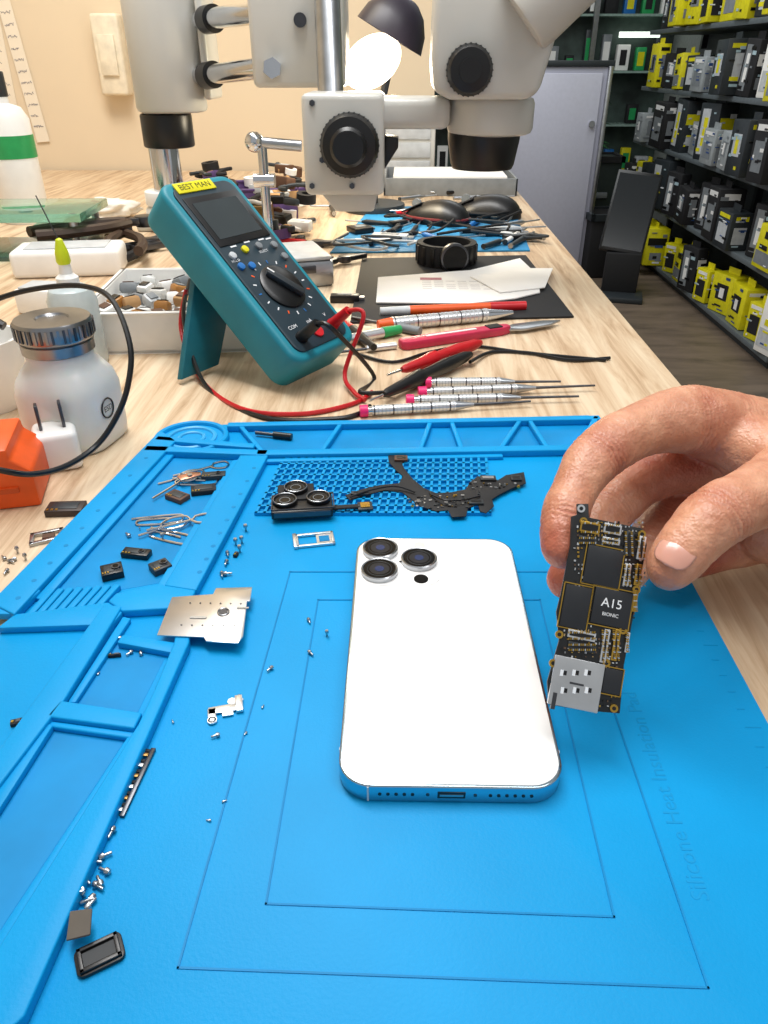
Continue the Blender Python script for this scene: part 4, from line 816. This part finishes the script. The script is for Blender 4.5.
def pbox(base,face,acc,w,h,d_,kind,seed):
    r2=random.Random(seed); b=B(); b.box((0,0,h/2),(d_,w,h),base,bev=.004)
    def fpanel(y,z,sy,sz,m,o=.0008): b.box((-d_/2-o,y,z),(.0012,sy,sz),m)
    def spanel(x,z,sx,sz,m,o=.0008): b.box((x,-w/2-o,z),(sx,.0012,sz),m)
    if kind==0: fpanel(0,h*.42,w*.62,h*.5,face); fpanel(0,h*.88,w*.7,h*.1,acc); spanel(0,h*.4,d_*.6,h*.45,face); spanel(0,h*.85,d_*.6,h*.12,acc)
    elif kind==1:
        fpanel(w*.14,h*.5,w*.4,h*.8,face); fpanel(w*.1,h*.5,w*.2,h*.5,acc,.0014); spanel(0,h*.65,d_*.8,h*.2,acc); spanel(0,h*.25,d_*.5,h*.2,face)
    elif kind==2:
        fpanel(0,h*.25,w*.86,h*.3,face); fpanel(-w*.1,h*.78,w*.5,h*.16,acc); fpanel(w*.1,h*.5,w*.4,h*.1,acc); spanel(0,h*.2,d_*.8,h*.25,face)
    else:
        fpanel(0,h*.55,w*.5,h*.4,face); fpanel(0,h*.55,w*.2,h*.3,acc,.0014); spanel(0,h*.5,d_*.4,h*.5,face); spanel(0,h*.88,d_*.7,h*.08,acc)
    for k in range(7):
        m_=r2.choice([acc,face,BLACK,INK,BLUEP,SKY]); fpanel(r2.uniform(-.32,.32)*w,r2.uniform(.08,.92)*h,w*r2.uniform(.08,.3),h*r2.uniform(.02,.07),m_,.0018)
        spanel(r2.uniform(-.3,.3)*d_,r2.uniform(.08,.92)*h,d_*r2.uniform(.1,.4),h*r2.uniform(.02,.08),m_,.0018)
    b.box((0,0,h+.012),(.003,w*.5,.025),base)
    o=b.obj('product_box'); me_=o.data; bpy.data.objects.remove(o); return me_
kinds=[]
spec=[(YELLOW,BLACKM,WHITE,'yellow and black'),(YELLOW,GREY,BLACK,'yellow and grey'),(PAPER,LGREY,YELLOW,'white and yellow'),(BLACKM,GREY,WHITE,'black'),(DGREY,LGREY,YELLOW,'dark grey'),(PAPER,BLACKM,RED,'white and red'),(mat('card_grey','9aa0a2',.6),GREY,WHITE,'grey')]
sd=0
for ki,((a,bb,c,nm),ks) in enumerate(zip(spec,((0,2,3,1),(1,0,3,2),(0,1,2,3),(1,3,0,2),(0,2,1,3),(3,1,0,2),(1,0,2,3)))):
    for kk in ks: sd+=1; kinds.append((pbox(a,bb,c,rr.uniform(.10,.16),rr.uniform(.13,.225),rr.uniform(.05,.13),kk,sd),nm,ki))
pref=[[0,1,0,1,3,0,2],[4,3,3,0,3,1,4],[3,6,4,6,3,2,3],[6,4,3,6,2,1,3],[0,3,5,1,2,0,4]]
for ti,z in enumerate(tiers[:5]):
    y=2.62
    while y<4.72:
        k=rr.choice(pref[ti]); cand=[q for q in kinds if q[2]==k]; mk,cn,_=rr.choice(cand); o=bpy.data.objects.new('product_box',mk); COL.objects.link(o)
        o.matrix_world=TR((SX+.105+rr.uniform(-.05,.03),y,z+.002),rr.uniform(-.1,.35))@Matrix.Rotation(rr.uniform(-.06,.06),4,'X'); meta(o,cn+' retail accessory box on the shelf','product box','boxes on the display shelf'); y+=rr.uniform(.155,.20)
# dark angular things on the floor by the aisle
t=thing('display_monitor','black flat monitor lying tilted on a dark box','monitor',TR((1.03,3.62,-.75),radians(-14)))
LMn=Matrix.Translation((0,.05,.36))@Matrix.Rotation(radians(-24),4,'X')@Matrix.Rotation(radians(6),4,'Y')
b=B(); b.box((0,0,0),(.20,.03,.36),BLACK,bev=.006,M=LMn); b.box((0,-.0156,0),(.18,.002,.33),mat('dark_screen','0c1418',.2),M=LMn); b.obj('screen_panel',t)
B().box((0,.03,.10),(.16,.16,.20),BLACKM,bev=.006).obj('monitor_base',t)
B().box((0,-.08,.012),(.22,.16,.024),DGREY,bev=.005).obj('foot_plate',t)
t=thing('storage_crate','dark green storage crate on the shop floor','crate',TR((1.04,4.45,-.75)))
b=B(); b.box((0,0,.26),(.22,.22,.52),mat('dark_green_crate','1b2926',.6),bev=.01); b.wall([(-.11,-.11),(.11,-.11),(.11,.11),(-.11,.11)],.02,.50,.53,BLACKM,closed=True); b.obj('crate_body',t); B().box((0,-.115,.34),(.1,.012,.03),GREY,bev=.004).obj('crate_handle',t)
t=thing('storage_crate','black plastic crate on the shop floor','crate',TR((1.02,4.05,-.75),.1))
b=B(); b.box((0,0,.15),(.20,.24,.30),BLACKM,bev=.01); b.wall([(-.1,-.12),(.1,-.12),(.1,.12),(-.1,.12)],.02,.28,.31,DGREY,closed=True); b.obj('crate_body',t); B().box((0,-.125,.2),(.09,.012,.03),DGREY,bev=.004).obj('crate_handle',t)
t=thing('potted_plant','leafy green plant in a dark pot','potted plant',TR((1.05,5.0,-.75)))
b=B(); b.lathe([(0,0),(.09,0),(.12,.22),(.13,.24),(.11,.24),(.10,.2),(0,.2)],DGREY,seg=32); b.obj('pot',t)
b=B(); LF=mat('leaf_green','2f7a3c',.5,var=.3,scale=20); b.cyl((0,0,.2),(0,0,.6),.012,BROWN,seg=10)
for k in range(90):
    a=rr.uniform(0,6.28); e=rr.uniform(-.2,1.1); p=Vector((.03*cos(a),.03*sin(a),rr.uniform(.4,.85))); dv=Vector((cos(a)*cos(e),sin(a)*cos(e),sin(e))); sd_=dv.cross(Vector((0,0,1))).normalized(); l=rr.uniform(.1,.20)
    tm=bmesh.new(); vs=[tm.verts.new(p+dv*l*f+sd_*wd+Vector((0,0,-.05*f*f))) for f,wd in ((0,0),(.4,.028),(.75,.02),(1,0),(.75,-.02),(.4,-.028))]; tm.faces.new(vs); b.add(tm,LF)
b.obj('foliage',t)['kind']='stuff'
t=thing('glass_display_case','glass fronted display case with lit grey green interior','display case',TR((.95,5.7,-.75)))
B().box((0,.1,.8),(1.6,.3,1.6),mat('case_back','465650',.5,var=.4,scale=6)).obj('case_back',t)
for k in range(5):
    B().box((0,-.12,.3+k*.3),(1.6,.2,.012),mat('glass_shelf','94aca2',.2)).obj('glass_shelf',t)
for k in range(3): B().box((-.5+k*.5,-.16,1.10+.16*(k%2)),(.25,.02,.03),mat('case_light','e8f6e8',.5,emit=2.0)).obj('strip_light',t)
for x in (-.8,-.3,.2,.8): B().box((x,-.24,.8),(.03,.03,1.6),STEEL).obj('frame_post',t)
for i in range(5):
    for j in range(13):
        if rr.random()<.08: continue
        b=B(); m_=rr.choice([GREEN,PAPER,BLACKM,YELLOW,GREY,BLUEB,DGREY,DGREY,LGREY,BLACKM]); h_=rr.uniform(.07,.22); b.box((0,0,h_/2),(rr.uniform(.05,.09),.05,h_),m_,bev=.004); b.box((0,-.026,h_/2),(.04,.002,h_*.6),rr.choice([PAPER,BLACKM,GREEN,YELLOW]))
        meta(b.obj('product_pack',M=TR((.95-.7+j*.112,5.573,-.75+.307+i*.3))),'small product pack on a glass shelf','product pack','packs in the glass case')
# ---------------- lights ----------------
w=bpy.data.worlds.new('world'); S.world=w; w.use_nodes=True; bg=w.node_tree.nodes['Background']; bg.inputs[0].default_value=(.97,.99,1,1); bg.inputs[1].default_value=.46
def area(name,loc,tgt,size,pw,col=(1,1,1),sy=None):
    l=bpy.data.lights.new(name,'AREA'); l.energy=pw; l.color=col; l.shape='RECTANGLE'; l.size=size; l.size_y=sy or size
    o=bpy.data.objects.new(name,l); COL.objects.link(o); o.location=loc; o.rotation_euler=(Vector(tgt)-Vector(loc)).to_track_quat('-Z','Y').to_euler(); return o
area('ceiling_light',(-.25,.70,1.5),(0,.38,0),.35,24,(1,.99,.97),1.1)
area('ceiling_light',(.6,.1,1.6),(.1,.3,0),.3,8,(1,1,1),1.0)
area('ceiling_light',(.4,3.3,1.5),(1.3,3.6,-.3),1,26,(.97,1,1),2)
area('warm_lamp',(-.5,1.3,1.0),(-.4,1.83,.3),.4,4.4,(1,.88,.68))
l=bpy.data.lights.new('bulb_light','POINT'); l.energy=1.8; l.color=(1,.86,.62); l.shadow_soft_size=.04; o=bpy.data.objects.new('bulb_light',l); COL.objects.link(o); o.location=(V(372,60,LY).x,LY-.08,V(372,62,LY).z-.04)
